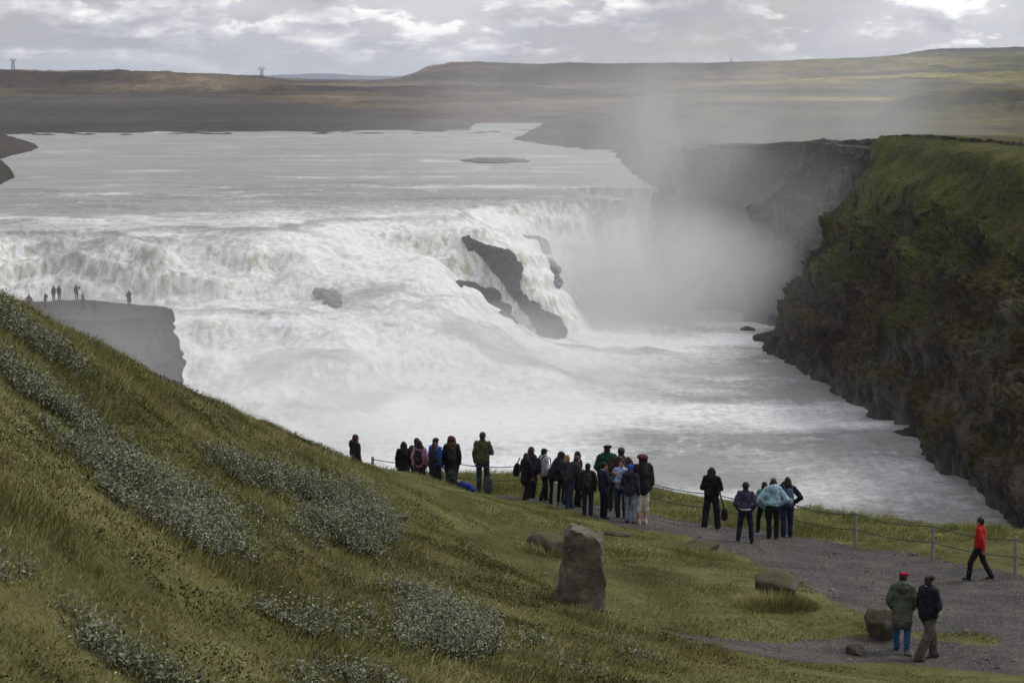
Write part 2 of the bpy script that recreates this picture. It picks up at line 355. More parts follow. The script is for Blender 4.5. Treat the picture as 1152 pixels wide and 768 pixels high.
SH = [
 ('large silver willow shrub in the middle of the left slope, ending in a round edge', [(95,520,.55,.4),(130,535,.6,.5),(165,560,.65,.55),(195,575,.7,.6),(225,592,.7,.65),(240,615,.6,.6),(205,610,.6,.5),(150,580,.5,.4)], 1.),
 ('silver willow shrub at the left edge of the photo, upper end of the long band', [(5,425,.5,.4),(30,440,.5,.45),(55,455,.5,.4),(80,475,.5,.45)], 1.),
 ('narrow grey green shrub strip between the upper band and the large round shrub', [(100,490,.35,.3),(125,500,.45,.35),(60,490,.3,.25)], .9),
 ('dark grey green shrub on the skyline at the far left', [(0,365,.6,.5),(18,375,.6,.4),(38,385,.5,.3)], 1.),
 ('small silver shrub just below the skyline under the rock ledge', [(68,402,.5,.35),(80,408,.4,.3)], 1.),
 ('long dark willow thicket left of the round headed one, beside the ridge', [(255,530,.55,.4),(285,540,.6,.5),(315,552,.65,.55),(340,565,.7,.6)], 1.),
 ('round headed willow thicket below the boy in the dark hoodie', [(370,575,.75,.75),(395,585,.8,.8),(412,600,.7,.7),(400,612,.6,.6),(372,605,.6,.5)], 1.),
 ('thin pale shrub trailing below the thicket towards the lower stone', [(415,625,.4,.35),(300,590,.4,.25),(340,605,.4,.3),(240,560,.35,.25)], .6),
 ('rounded silver willow shrub standing alone at the bottom centre', [(490,718,.55,.65),(512,726,.6,.7),(530,716,.45,.6),(500,735,.5,.55),(475,735,.35,.4)], 1.1),
 ('loose silver shrub just above the rounded one at bottom centre', [(450,668,.4,.35),(475,680,.45,.45),(495,690,.4,.4)], .7),
 ('sparse grey shrub in the lower middle of the slope', [(320,700,.45,.3),(350,708,.5,.35),(385,712,.45,.35),(415,700,.35,.3)], .55),
 ('low silver shrub spilling off the bottom edge of the photo left of centre', [(380,765,.35,.25),(420,772,.45,.3),(350,775,.35,.25)], .7),
 ('loose pale shrub in the bottom left corner area of the slope', [(100,720,.35,.3),(130,745,.4,.35),(165,765,.45,.35),(205,775,.4,.3)], .65),
 ('small pale sprig shrub near the left edge below the long band', [(0,650,.2,.2),(20,640,.2,.2)], .5),
 ('grey tuft of willow on the grass below the standing stone', [(595,722,.3,.25),(640,752,.35,.2)], .5),
 ('faint pale shrub between the slope and the lower gravel path', [(700,725,.4,.2),(715,740,.4,.2)], .45),
]
for i, (lab, cl, dn) in enumerate(SH): shrub('willow_shrub', lab, cl, dn, LEAF2 if i in (3, 5, 2) else LEAF, seed=i)

# ================================================================== ROCKS
def ico(sub):
    bm = bmesh.new(); bmesh.ops.create_icosphere(bm, subdivisions=sub, radius=1); V = np.array([v.co[:] for v in bm.verts]); Fc = np.array([[v.index for v in f.verts] for f in bm.faces]); bm.free(); return V, Fc
ICO = {k: ico(k) for k in (2, 3, 4, 5)}
def rock(name, loc, dims, mat, label=None, cat=None, seed=0, sub=4, planes=14, rough=.06, rz=0, group=None, kind=None, cut=(.55, .95), power=1.):
    rg = np.random.default_rng(seed); V, Fc = ICO[sub]; V = V.copy()
    for _ in range(planes):
        n = rg.normal(size=3); n /= np.linalg.norm(n); d = rg.uniform(*cut); h = V@n; m = h > d; V[m] -= n*(h[m]-d)[:, None]*.92
    V *= 1+rough*fbm(V*2.2+seed, 4, seed)[:, None]*2
    V = V*np.array(dims)/2/np.abs(V).max(0); c, s = math.cos(rz), math.sin(rz)
    V = np.stack([V[:, 0]*c-V[:, 1]*s, V[:, 0]*s+V[:, 1]*c, V[:, 2]], 1)
    o = mesh_np(name, V, Fc, mat, smooth=True); o.location = loc
    try: o.data.set_sharp_from_angle(angle=math.radians(28))
    except Exception: pass
    return tag(o, label, cat, group, kind)
R_stone = m_rock('basalt', '2a2722', '4d483f', '7a7263', 2.2, .06); R_stone2 = m_rock('boulder', '2b261e', '484036', '6a6154', 3., .04, moss='40441c')
R_brown = m_rock('brown_rock', '2b2620', '4b443a', '6e6658', 3., .04)
# standing stone: a split basalt slab
def standing_stone():
    b = near_hit(652, 688); prof = []  # outline in photo px relative heights: (t, left px, right px)
    L = [(0, 621, 680), (.15, 624, 680), (.35, 629, 681), (.6, 633, 682), (.8, 634, 682), (.93, 635, 679), (1.0, 645, 664)]
    k = b[1]/F; H = 96*k; N = 40; rings = []
    for j in range(45):
        t = j/44; xl = np.interp(t, [l[0] for l in L], [l[1] for l in L]); xr = np.interp(t, [l[0] for l in L], [l[2] for l in L])
        cx = ((xl+xr)/2-652)*k; hw = (xr-xl)/2*k; hd = .42*(1-.25*t)
        th = np.linspace(0, 2*np.pi, N, endpoint=False); e = .24
        X = cx+hw*np.sign(np.cos(th))*abs(np.cos(th))**e; Y = hd*np.sign(np.sin(th))*abs(np.sin(th))**e
        # the slab stands corner-on: a near arris left of the middle
        Y = Y-.16*np.clip(1-abs((X-cx+hw*.35)/(hw*.9)), 0, 1)*(Y < 0)
        Z = np.full(N, t*H-.25*(t == 0))+(.10*(-(X-cx)/hw)+.04*np.sin(X*9) if t > .9 else 0)*min(1, (t-.9)*10 if t > .9 else 0)
        rings.append(np.stack([X, Y, Z], 1))
    V = np.concatenate(rings); nr = len(rings)
    V += (fbm(V*2.2, 4, 31)[:, None]*.06+np.round(fbm(V*1.7, 2, 36)*4)[:, None]*.018+fbm(V*9, 4, 32)[:, None]*.035)*np.array([1, 1, .3])
    Fc = []
    for j in range(nr-1):
        for i in range(N): Fc.append([j*N+i, j*N+(i+1) % N, (j+1)*N+(i+1) % N, (j+1)*N+i])
    top = V[(nr-1)*N:].mean(0); V = np.vstack([V, top]); T = np.array([[(nr-1)*N+i, (nr-1)*N+(i+1) % N, len(V)-1] for i in range(N)])
    o = mesh_np('standing_stone', V, [np.array(Fc), T], R_stone); o.location = (b[0], b[1]+.3, b[2]-.03)
    o.data.set_sharp_from_angle(angle=math.radians(32))
    tag(o, 'tall upright basalt slab with a pale sloping top standing on the turf', 'standing stone')
standing_stone()
def ground_rock(px, py, dims, mat, label, seed, sink=.35, rz=0., name='boulder', **k):
    b = near_hit(px, py); rock(name, (b[0], b[1]+dims[1]*.3, b[2]+dims[2]*(.5-sink)), dims, mat, label, 'rock', seed, rz=rz, **k)
ground_rock(617, 620, (1.1, .9, .62), R_stone2, 'low rounded grey boulder in the grass just behind the standing stone', 3)
ground_rock(872, 672, (1.2, 1.0, .8), R_stone2, 'flat mossy boulder in the turf between the two gravel paths', 5)
ground_rock(786, 620, (1.3, .8, .42), R_stone2, 'low grass covered boulder at the edge of the path left of the purple jacket', 6)
ground_rock(994, 721, (.78, .6, .88), R_brown, 'brown angular boulder at the path corner left of the couple', 8, sink=.2, planes=18)
ground_rock(963, 737, (.42, .4, .34), R_brown, 'small brown stone at the grass edge below the angular boulder', 9)
ground_rock(803, 733, (.5, .35, .26), R_stone2, 'small dark stone on the lower edge of the path, right one of two', 10)
ground_rock(778, 726, (.42, .3, .22), R_stone2, 'small mossy stone on the lower edge of the path, left one of two', 11)
ground_rock(447, 586, (.55, .4, .3), R_stone2, 'small pale stone on the turf right of the round headed thicket', 12)
ground_rock(692, 603, (.9, .5, .25), R_stone2, 'flat stone half sunk in grass near the feet of the group', 13)

# grassy tufts around boulders
def tuft(px, py, r, n, h, label, seed):
    rg = np.random.default_rng(seed); b = near_hit(px, py); a = rg.uniform(0, 6.28, n); q = np.sqrt(rg.uniform(0, 1, n))*r
    x = b[0]+q*np.cos(a); y = b[1]+q*np.sin(a); z = gh(x, y); hh = h*.75*rg.uniform(.5, 1.2, n)*(1.25-q/r*1.0)
    ang = rg.uniform(0, 6.28, n); W = np.stack([np.cos(ang), np.sin(ang), 0*ang], 1)*.009; B = np.stack([x, y, z], 1)
    T = B+np.stack([np.cos(a)*hh*.5, np.sin(a)*hh*.5, hh], 1)
    o = mesh_np('grass_tuft', np.stack([B-W, B+W, T], 1).reshape(-1, 3), np.arange(n*3).reshape(-1, 3), B_long)
    tag(o, label, 'grass', kind='stuff')
for i, (px, py, r, n, h, lb) in enumerate([(617,622,.9,1500,.28,'tall grass around the boulder behind the standing stone'),(872,680,1.0,2600,.42,'tall grass around the mossy boulder between the paths'),(786,624,1.0,1600,.28,'tall grass over the low boulder by the path'),
        (652,692,.8,1600,.26,'straw grass at the foot of the standing stone'),(790,732,.8,1400,.22,'grass around the two small stones by the lower path')]): tuft(px, py, r, n, h, lb, 50+i)

# ================================================================== FENCE
POSTS = [(1240,664,47),(1142,645,50),(1049,628,53),(962,614,56),(885,602,57.5),(803,589,59),(717,573,60),(656,563,60.5),(590,558,61),(508,554,61.5),(420,555,62)]
M_post = m_plain('weathered_post', '85817a', .9); M_wire = m_plain('wire', '4a4a4a', .5, .5)
def tube_np(path, r, n=6):
    P = np.array(path, float); T = np.gradient(P, axis=0); T /= np.linalg.norm(T, axis=1)[:, None]+1e-9
    up = np.where(abs(T[:, 2:3]) > .9, [[1., 0, 0]], [[0, 0, 1.]]); A = np.cross(T, up); A /= np.linalg.norm(A, axis=1)[:, None]; Bv = np.cross(T, A)
    th = np.linspace(0, 2*np.pi, n, endpoint=False); r = np.broadcast_to(np.asarray(r, float), (len(P),))
    V = P[:, None]+r[:, None, None]*(A[:, None]*np.cos(th)[None, :, None]+Bv[:, None]*np.sin(th)[None, :, None])
    Fc = [[i*n+j, i*n+(j+1) % n, (i+1)*n+(j+1) % n, (i+1)*n+j] for i in range(len(P)-1) for j in range(n)]
    V = V.reshape(-1, 3); V = np.vstack([V, P[0], P[-1]]); m = len(V); last = (len(P)-1)*n
    tri = [[(j+1) % n, j, m-2] for j in range(n)]+[[last+j, last+(j+1) % n, m-1] for j in range(n)]
    return V, [np.array(Fc), np.array(tri)]
def fence():
    pts = []
    for px, py, Y in POSTS:
        q = at_y(px, py, Y); pts.append(np.array([q[0], q[1], gz(q[0], q[1])]))
    root = empty('wire_fence', pts[0]); tag(root, 'low fence of grey posts and two slack wires along the canyon rim', 'fence')
    for i, q in enumerate(pts):
        h = 1.02+.03*math.sin(i*2.1); tl = random.uniform(-.03, .03)
        V, Fc = tube_np([q+[0, 0, -.15], q+[0, 0, .3], q+[tl*.5, 0, h-.02], q+[tl*.5, 0, h]], [.052, .05, .047, .036], 10)
        o = mesh_np('post', V, Fc, M_post, smooth=False, loc=tuple(pts[0])); o.location = (0, 0, 0); o.parent = root
    for hh, sag in ((.97, .10), (.52, .07)):
        path = []
        for a, b in zip(pts[:-1], pts[1:]):
            for s in np.linspace(0, 1, 10, endpoint=False): path.append(a+(b-a)*s+np.array([0, -.055, hh-sag*4*s*(1-s)]))
        path.append(pts[-1]+[0, -.055, hh])
        V, Fc = tube_np(path, .0145, 6); o = mesh_np('wire', V, Fc, M_wire, loc=tuple(pts[0])); o.location = (0, 0, 0); o.parent = root
fence()
b = near_hit(624, 571); V, Fc = tube_np([b+[0, 0, -.2], b+[0, 0, .3], b+[.03, 0, .74], b+[.03, 0, .76]], [.062, .06, .058, .045], 10)
o = mesh_np('marker_post', V, Fc, m_plain('pale_post', '8b8a80', .9), smooth=False, loc=tuple(b)); tag(o, 'short pale wooden post in the grass in front of the crowd', 'post')




# ================================================================== PEOPLE
def fr(d):
    d = np.array(d, float); d /= np.linalg.norm(d)+1e-9; a = np.cross(d, [0, 1, 0] if abs(d[1]) < .8 else [1, 0, 0]); a /= np.linalg.norm(a); return a, np.cross(d, a), d
def cap(p0, p1, r0, r1, fx=1., fy=1., n=12):
    """tapered capsule; fx, fy flatten it in world x / y about its axis"""
    p0 = np.array(p0, float); p1 = np.array(p1, float); a, b, d = fr(p1-p0 if np.linalg.norm(p1-p0) > 1e-6 else (0, 0, 1)); R = []
    for t in (-1, -.85, -.5, 0): R.append((p0+d*r0*t, r0*math.sqrt(max(0, 1-t*t))+1e-4))
    R.append(((p0+p1)/2, (r0+r1)/2))
    for t in (0, .5, .85, 1): R.append((p1+d*r1*t, r1*math.sqrt(max(0, 1-t*t))+1e-4))
    th = np.linspace(0, 2*np.pi, n, endpoint=False); V = np.concatenate([c+r*(np.cos(th)[:, None]*a+np.sin(th)[:, None]*b) for c, r in R])
    ax = np.repeat(np.array([c for c, r in R]), n, 0); V = ax+(V-ax)*np.array([fx, fy, 1])
    m = len(R); Fq = [[i*n+j, i*n+(j+1) % n, (i+1)*n+(j+1) % n, (i+1)*n+j] for i in range(m-1) for j in range(n)]
    c0 = len(V); V = np.vstack([V, V[:n].mean(0), V[-n:].mean(0)]); Tq = [[(j+1) % n, j, c0, c0] for j in range(n)]+[[(m-1)*n+j, (m-1)*n+(j+1) % n, c0+1, c0+1] for j in range(n)]
    return V, Fq+Tq
def ell(c, r, tilt=0.):
    V, Fc = ICO_S; V = V*np.array(r); s, k = math.sin(tilt), math.cos(tilt); V = np.stack([V[:, 0], V[:, 1]*k-V[:, 2]*s, V[:, 1]*s+V[:, 2]*k], 1)
    return V+np.array(c), [list(f)+[f[2]] for f in Fc]
_b = bmesh.new(); bmesh.ops.create_icosphere(_b, subdivisions=2, radius=1); ICO_S = (np.array([v.co[:] for v in _b.verts]), [[v.index for v in f.verts] for f in _b.faces]); _b.free()
def raw_mesh(name, prims):
    me = bpy.data.meshes.new(name); VV = []; FF = []; k = 0
    for V, Fc in prims:
        VV.append(V); FF += [[x+k for x in dict.fromkeys(f)] for f in Fc]; k += len(V)
    me.from_pydata(np.concatenate(VV).tolist(), [], FF); return me
JOBS = []
def blob(name, prims, mat, parent, vox=.016, smooth=4, wr=.0, extra=None, scale=1.):
    """one continuous surface: the volumes are fused by a voxel remesh and smoothed"""
    me = raw_mesh(name, prims); o = bpy.data.objects.new(name, me); COL.objects.link(o); o.parent = parent
    m = o.modifiers.new('r', 'REMESH'); m.mode = 'VOXEL'; m.voxel_size = vox; m.use_smooth_shade = True
    if smooth: s = o.modifiers.new('s', 'SMOOTH'); s.iterations = smooth; s.factor = .5
    JOBS.append((o, mat, wr, extra)); return o
def flush():
    dg = bpy.context.evaluated_depsgraph_get(); dg.update()
    for o, mat, wr, extra in JOBS:
        me = bpy.data.meshes.new_from_object(o.evaluated_get(dg)); o.modifiers.clear(); o.data = me; me.name = o.name
        n = len(me.vertices); V = np.empty(n*3, np.float32); me.vertices.foreach_get('co', V); V = V.reshape(-1, 3)
        if wr and n:
            N = np.empty(n*3, np.float32); me.vertices.foreach_get('normal', N); N = N.reshape(-1, 3); sd = sum(map(ord, o.name+o.parent.get('label', ''))) % 97
            q = V*np.array([1, 1, 1.5])*9+sd; V = V+N*((1-np.abs(fbm(q, 3, sd))*2)*wr)[:, None]; me.vertices.foreach_set('co', V.astype(np.float32).ravel())
        me.materials.clear(); me.materials.append(mat)
        if extra:                                              # fingers, eyes, mouth joined to the body
            bm = bmesh.new(); bm.from_mesh(me)
            for k, (pr, mm) in enumerate(extra):
                e = raw_mesh('e', pr); 
                if mm is not None: me.materials.append(mm); mi = len(me.materials)-1
                else: mi = 0
                n0 = len(bm.faces); bm.from_mesh(e); bm.faces.ensure_lookup_table()
                for f in bm.faces[n0:]: f.material_index = mi; f.smooth = True
                bpy.data.meshes.remove(e)
            bm.to_mesh(me); bm.free()
        me.update()
    JOBS.clear()
SKIN = NT('skin'); _n = SKIN.noise(SKIN.n('ShaderNodeTexCoord').outputs['Object'], 30, 3, .5); SKIN = SKIN.out(SKIN.ramp(_n, [(.3, '8d6049'), (.7, 'a87a60')]), .55, None, .4)
EYE = m_plain('eye', '1a1512', .3); LIP = m_plain('lip', '7a4238', .5)
ARMS = {'down': ((.235, -.02, 1.13), (.235, .05, .88)), 'pocket': ((.285, -.07, 1.14), (.185, .07, .93)), 'hips': ((.37, -.08, 1.15), (.19, .03, .98)), 'front': ((.26, .02, 1.14), (.07, .20, 1.10)),
        'face': ((.27, .15, 1.27), (.06, .19, 1.53)), 'phone': ((.25, .1, 1.16), (.08, .30, 1.32)), 'back': ((.28, -.10, 1.14), (.06, -.17, .98)), 'out': ((.34, .06, 1.18), (.42, .24, 1.02)), 'wave': ((.36, .03, 1.30), (.30, .10, 1.56)), 'swing': ((.25, -.12, 1.15), (.24, -.16, .90)), 'swingf': ((.24, .05, 1.14), (.2, .24, .96))}
LEGS = {'stand': ((.10, 0.), (.10, .02)), 'apart': ((.19, .02), (.19, -.02)), 'stride': ((.09, .27), (.09, -.30)), 'step': ((.10, .14), (.11, -.14)), 'wide': ((.24, -.05), (.16, .1)), 'together': ((.075, .0), (.075, .01))}
def person(label, px, head, Y=None, feet=None, face=0., arms=('down', 'down'), legs='stand', top=('jacket', '1a1a1e'), low=('trousers', '1c1e26'), shoe='18161a', hair=('short', '2a1c14'), hat=None, hood=None,
           pack=None, lean=0., turn=0., bulk=1., detail=1, group='visitors on the gravel path', h=None, z=None, collar=None, shirt=None):
    if feet is not None: b = near_hit(px, feet)
    else: q = at_y(px, 500, Y); b = np.array([q[0], q[1], gz(q[0], q[1]) if z is None else z])
    bulk = bulk*(1.06 if group == 'crowd of visitors by the fence' else .96)
    if h is None: h = at_y(px, head, b[1])[2]-b[2]
    h = min(1.98, max(1.30, h)); k = h/1.73; print('person %-60s h=%.2f Y=%.1f' % (label[:58], h, b[1]))
    root = empty('person', (b[0], b[1], b[2]-.01), math.radians(face)); tag(root, label, 'person', group); root.scale = (k, k, k)
    vx = .0145 if detail else .03; j = lambda *p: np.array(p, float)
    def L(p): # upper body lean
        p = np.array(p, float); a = lean*max(0, min(1, (p[2]-.9)/.3)); dz = p[2]-.93
        return np.array([p[0], p[1]*math.cos(a)+dz*math.sin(a), .93+dz*math.cos(a)-p[1]*math.sin(a)]) if p[2] > .93 else p
    fl = []
    for s, (fx, fy) in zip((-1, 1), LEGS[legs]):
        hip = j(s*.095, 0, .90); an = j(s*fx, fy-.02, .085+max(0, -fy-.2)*.35); kn = (hip+an)/2+j(s*.01, .045+abs(fy)*.12, .02); fl.append((s, hip, kn, an))
    al = []
    for s, a in zip((-1, 1), arms):
        e, w = ARMS[a]; sh = j(s*.168, 0, 1.415); al.append((s, L(sh), L(j(s*e[0], e[1], e[2])), L(j(s*w[0], w[1], w[2]))))
    hc = L(j(0, .015, 1.605)); nk = L(j(0, 0, 1.48)); ht = math.radians(turn)
    def hp(x, y, z): return hc+np.array([x*math.cos(ht)-y*math.sin(ht), x*math.sin(ht)+y*math.cos(ht), z])
    # ---- body: one continuous surface
    P = [ell(hp(0, -.008, .02), (.076, .094, .098)), ell(hp(0, .022, -.052), (.056, .064, .062)), ell(hp(0, .092, -.012), (.014, .02, .022)), ell(hp(0, .083, -.075), (.026, .02, .016)), cap(nk-[0, 0, .06], hc-[0, 0, .05], .055, .05)]
    for s in (-1, 1): P.append(ell(hp(s*.077, -.002, -.012), (.014, .02, .03)))
    P += [cap(L((0, 0, 1.02)), L((0, 0, 1.34)), .125, .145, 1.1, .72), cap((0, 0, .92), L((0, 0, 1.05)), .14, .12, 1.05, .8)]
    for s, sh, el_, wr_ in al: P += [cap(sh, el_, .05, .04), cap(el_, wr_, .04, .027)]
    for s, hip, kn, an in fl: P += [cap(hip, kn, .085, .055), cap(kn, an, .055, .038), cap(an-[0, 0, .03], an+[s*.01, .06, -.04], .034, .024)]
    ex = []
    if detail:
        fp = []
        for s, sh, el_, wr_ in al:
            d = (wr_-el_)/np.linalg.norm(wr_-el_); side = np.cross(d, [0, 1, 0]) if abs(d[2]) > .5 else np.array([0, 0, 1.]); side = side/np.linalg.norm(side); pn = np.cross(side, d)
            side, pn = (pn, side) if abs(d[2]) > .5 else (side, pn); pm_ = wr_+d*.045
            P.append(cap(wr_+d*.01, wr_+d*.07, .026, .032, .8, .9)); inw = np.array([-s*1., 0, 0])
            for q, (o_, ln) in enumerate(((-.030, .062), (-.010, .074), (.010, .070), (.029, .055))):
                r0 = wr_+d*.085+side*o_; r1 = r0+d*ln*.5+inw*.008; r2 = r1+d*ln*.42+inw*.022; fp += [cap(r0-d*.015, r1, .0095, .0088, n=6), cap(r1, r2, .0088, .007, n=6)]
            t0 = wr_+d*.035+side*.026; t1 = t0+d*.03+side*.026; fp += [cap(t0, t1, .011, .0095, n=6), cap(t1, t1+d*.03+side*.004, .0095, .008, n=6)]
        ex.append((fp, None)); ex.append(([ell(hp(s*.031, .079, .006), (.011, .008, .007)) for s in (-1, 1)], EYE)); ex.append(([ell(hp(0, .088, -.052), (.022, .008, .006))], LIP))
    blob('body', P, SKIN, root, vx, 2, 0, ex)
    # ---- trousers / skirt
    lk, lc = low; lm = m_cloth(lc); P = [cap((0, -.005, .93), L((0, 0, 1.02)), .158*bulk, .145*bulk, 1.1, .84)]
    for s, hip, kn, an in fl:
        if lk == 'shorts': P += [cap(hip, kn-[0, 0, .14], .108, .10)]
        elif lk == 'wide': P += [cap(hip, kn, .108, .092), cap(kn, an+[0, 0, .0], .09, .085)]
        else: P += [cap(hip, kn, .105, .073), cap(kn, an+[0, 0, .01], .072, .062)]
    blob('trousers', P, lm, root, vx*1.1, 3, .011 if detail else 0)
    # ---- shoes
    for s, hip, kn, an in fl: blob('shoe', [cap(an+[0, -.035, -.045], an+[s*.015, .14, -.055], .042, .034, 1., 1.), cap(an+[0, -.02, -.03], an+[0, -.01, .03], .045, .046)], m_cloth(shoe, .6), root, vx, 2)
    # ---- top
    tk, tcol = top; hem = {'jacket': .90, 'short': 1.0, 'coat': .62, 'long': .72, 'cape': .86, 'shirt': .93}[tk]; sl = {'shirt': .004}.get(tk, .016); B = bulk
    P = [cap(L((0, -.005, 1.10)), L((0, -.005, 1.35)), (.152+sl*.6)*B, (.160+sl*.6)*B, 1.12, .78), cap((0, 0, hem+.06), L((0, 0, 1.12)), (.165+sl)*B, (.15+sl)*B, 1.12, .86), ell(L((0, -.01, 1.41)), (.155*B, .10, .07)), cap(L((-.12, -.01, 1.43)), L((.12, -.01, 1.43)), .055, .055), cap(L((-.06, -.01, 1.465)), L((.06, -.01, 1.465)), .05, .05)]
    if hem < .8: P.append(cap((0, .0, hem), (0, 0, 1.0), .19*B, .16*B, 1.15, .95))
    for s, sh, el_, wr_ in al:
        d = (wr_-el_)/np.linalg.norm(wr_-el_); P += [cap(sh, el_, (.060+sl)*B, (.049+sl)*B), cap(el_, wr_-d*.0, (.048+sl)*B, (.036+sl*.7)*B)]
        if tk == 'cape': P += [cap(sh, el_*.6+j(s*.12, 0, .95)*.4, .12, .14, 1., .8)]
    P.append(cap(nk-[0, 0, .04], nk+[0, .0, .015], .083, .072))
    if hood == 'down': P += [ell(L((0, -.10, 1.50)), (.135, .085, .07), .3), ell(L((0, -.14, 1.42)), (.11, .06, .10), .2)]
    if hood == 'up': P += [ell(hp(0, -.03, .02), (.105, .118, .125)), cap(nk-[0, .02, .02], hc-[0, .03, .02], .10, .10)]
    blob({'jacket': 'jacket', 'short': 'jacket', 'coat': 'coat', 'long': 'coat', 'cape': 'cape', 'shirt': 'shirt'}[tk], P, m_cloth(tcol), root, vx*1.15, 3, .017 if detail else .01)
    if shirt: blob('shirt_hem', [ell((0, 0, .985), (.20*B, .165*B, .075))], m_cloth(shirt), root, vx, 2)
    if collar: blob('scarf', [ell(nk+[0, 0, .015], (.098, .095, .05)), ell(nk+[0, .05, -.03], (.06, .06, .05))], m_cloth(collar), root, vx, 2, .006)
    # ---- hair and hat
    if hood != 'up' and hair:
        hk, hcol = hair; P = [ell(hp(0, -.022, .036), (.087, .098, .098)), ell(hp(0, -.055, -.01), (.078, .062, .085))]
        if hk == 'long': P += [cap(hp(0, -.06, 0), L((0, -.125, 1.30)), .10, .075, 1.25, .6), ell(hp(.055, -.02, -.05), (.035, .06, .09)), ell(hp(-.055, -.02, -.05), (.035, .06, .09))]
        if hk == 'bob': P += [ell(hp(0, -.035, -.045), (.115, .095, .115)), ell(hp(.03, -.06, -.09), (.08, .07, .09)), ell(hp(-.03, -.06, -.10), (.08, .07, .09))]
        if hk == 'curly': P += [ell(hp(0, -.035, .02), (.128, .112, .13)), ell(hp(.07, -.04, -.07), (.07, .08, .10)), ell(hp(-.07, -.04, -.07), (.07, .08, .10)), ell(L((0, -.11, 1.44)), (.13, .06, .12))]
        if hk == 'tail': P += [cap(hp(0, -.11, .03), hp(0, -.15, -.14), .03, .022)]
        blob('hair', P, m_cloth(hcol, .55), root, vx*.95, 1, .012 if hk == 'curly' else .006)
    if hat:
        kk_, hcl = hat; P = []
        if kk_ == 'beret': P = [ell(hp(.015, -.01, .095), (.125, .13, .045), -.12), ell(hp(0, -.01, .065), (.092, .104, .04))]
        if kk_ == 'beanie': P = [ell(hp(0, -.012, .052), (.097, .108, .098)), ell(hp(0, -.012, .025), (.101, .112, .03))]
        if kk_ == 'big_beret': P = [ell(hp(0, -.03, .09), (.15, .155, .075), .15), ell(hp(0, -.01, .04), (.10, .112, .05))]
        if kk_ == 'cap': P = [ell(hp(0, -.01, .062), (.092, .104, .072)), ell(hp(0, .115, .048), (.062, .052, .012), -.15)]
        if kk_ == 'bucket': P = [ell(hp(0, -.01, .072), (.092, .10, .072)), ell(hp(0, 0, .03), (.145, .155, .018))]
        blob('hat', P, m_cloth(hcl), root, vx*.9, 2)
    if pack:
        lab, c1, c2 = pack; br = empty('backpack', root.location, root.rotation_euler[2]); br.scale = root.scale; tag(br, lab, 'backpack', 'backpacks carried by visitors')
        y0 = -.14*B-.02; up = L((0, y0-.075, 1.22)); blob('bag', [cap(L((0, y0-.05, 1.05)), L((0, y0-.05, 1.34)), .13, .115, 1.08, .68), ell(L((0, y0-.08, 1.2)), (.14, .075, .18))], m_cloth(c1), br, vx, 3, .004)
        blob('pocket', [ell(L((0, y0-.145, 1.12)), (.10, .045, .10))], m_cloth(c2), br, vx, 2)
        for s in (-1, 1):
            ar = [L((s*.10, y0+.0, 1.38)), L((s*.125, -.06, 1.475+.03)), L((s*.125, .04, 1.50)), L((s*.13, .135*B+.03, 1.40)), L((s*.15, .13*B+.03, 1.22)), L((s*.17, .02, 1.08)), L((s*.11, y0, 1.05))]
            blob('strap', [cap(a_, b_, .019, .019, n=8) for a_, b_ in zip(ar[:-1], ar[1:])], m_cloth(c1), br, vx*.8, 1)
    return root
G1 = 'visitors behind the brow of the slope'; G2 = 'crowd of visitors by the fence'; G3 = 'visitors at the fence on the right'; G4 = 'tiny visitors on the rock ledge'
BK, NV = '131316', '161a2c'
person('boy in a dark hooded jacket half hidden behind the slope, farthest left on the brow', 400, 488, 59.5, face=-60, hair=('short', '2e1d12'), hood='down', top=('jacket', '17181d'), group=G1)
person('woman with long dark hair and black coat, leftmost of the cluster behind the brow', 454, 496, 57.5, face=10, hair=('long', '15100e'), top=('long', BK), low=('trousers', BK), group=G1)
person('brown haired head showing behind the pink jacket', 469, 492, 59.5, face=-20, hair=('short', '2a1a12'), top=('jacket', '241f2a'), group=G1)
person('woman in a pink jacket with a black backpack, dark hair', 472, 495, 57, face=-12, hair=('bob', '1a1210'), top=('jacket', 'a27088'), pack=('black backpack worn over the pink jacket', BK, '2a2a30'), group=G1)
person('woman in a dark coat and red scarf bending slightly in front of the blue jacket', 486, 497, 56.6, face=-70, hair=('bob', '3a2316'), top=('jacket', '181a24'), collar='8c2420', lean=.15, arms=('front', 'front'), group=G1)
person('person with black cap and bright blue jacket behind the red scarf', 490, 492, 58.3, face=-40, hair=('short', '18120f'), hat=('cap', '121214'), top=('jacket', '1c4c9c'), group=G1)
person('woman with big curly brown hair, black coat and black backpack', 508, 490, 56.8, face=0, hair=('curly', '3a2014'), top=('long', '111114'), low=('trousers', BK), pack=('black backpack below curly brown hair', '1b1b1e', '242428'), group=G1, bulk=1.08)
person('man in an olive green jacket and dark jeans standing alone between the two groups', 543, 486, feet=553, face=-8, arms=('down', 'front'), hair=('short', '2c2415'), hat=('beanie', '30311c'), top=('jacket', '43452f'), low=('trousers', '1d2838'), group=G1)
person('long haired woman in a dark purple coat, leftmost head of the crowd', 598, 502, 59.2, face=-60, hair=('long', '2a1a14'), top=('coat', '231a2c'), low=('trousers', BK), group=G2)
person('woman in a black coat with shoulder bag at the left end of the crowd', 592, 509, feet=562, face=-50, hair=('bob', '251812'), top=('long', '0f0f12'), low=('wide', '0e0e11'), collar='6e6e70', legs='step', group=G2)
person('person in black cap and white grey patterned jacket near the left of the crowd', 612, 504, 58.0, face=-65, hair=('short', '0f0d0c'), hat=('cap', '101012'), top=('jacket', '9a9ca4'), low=('trousers', '121318'), legs='step', pack=('dark straps and pack on the white grey jacket', '22242c', '2a2c34'), group=G2)
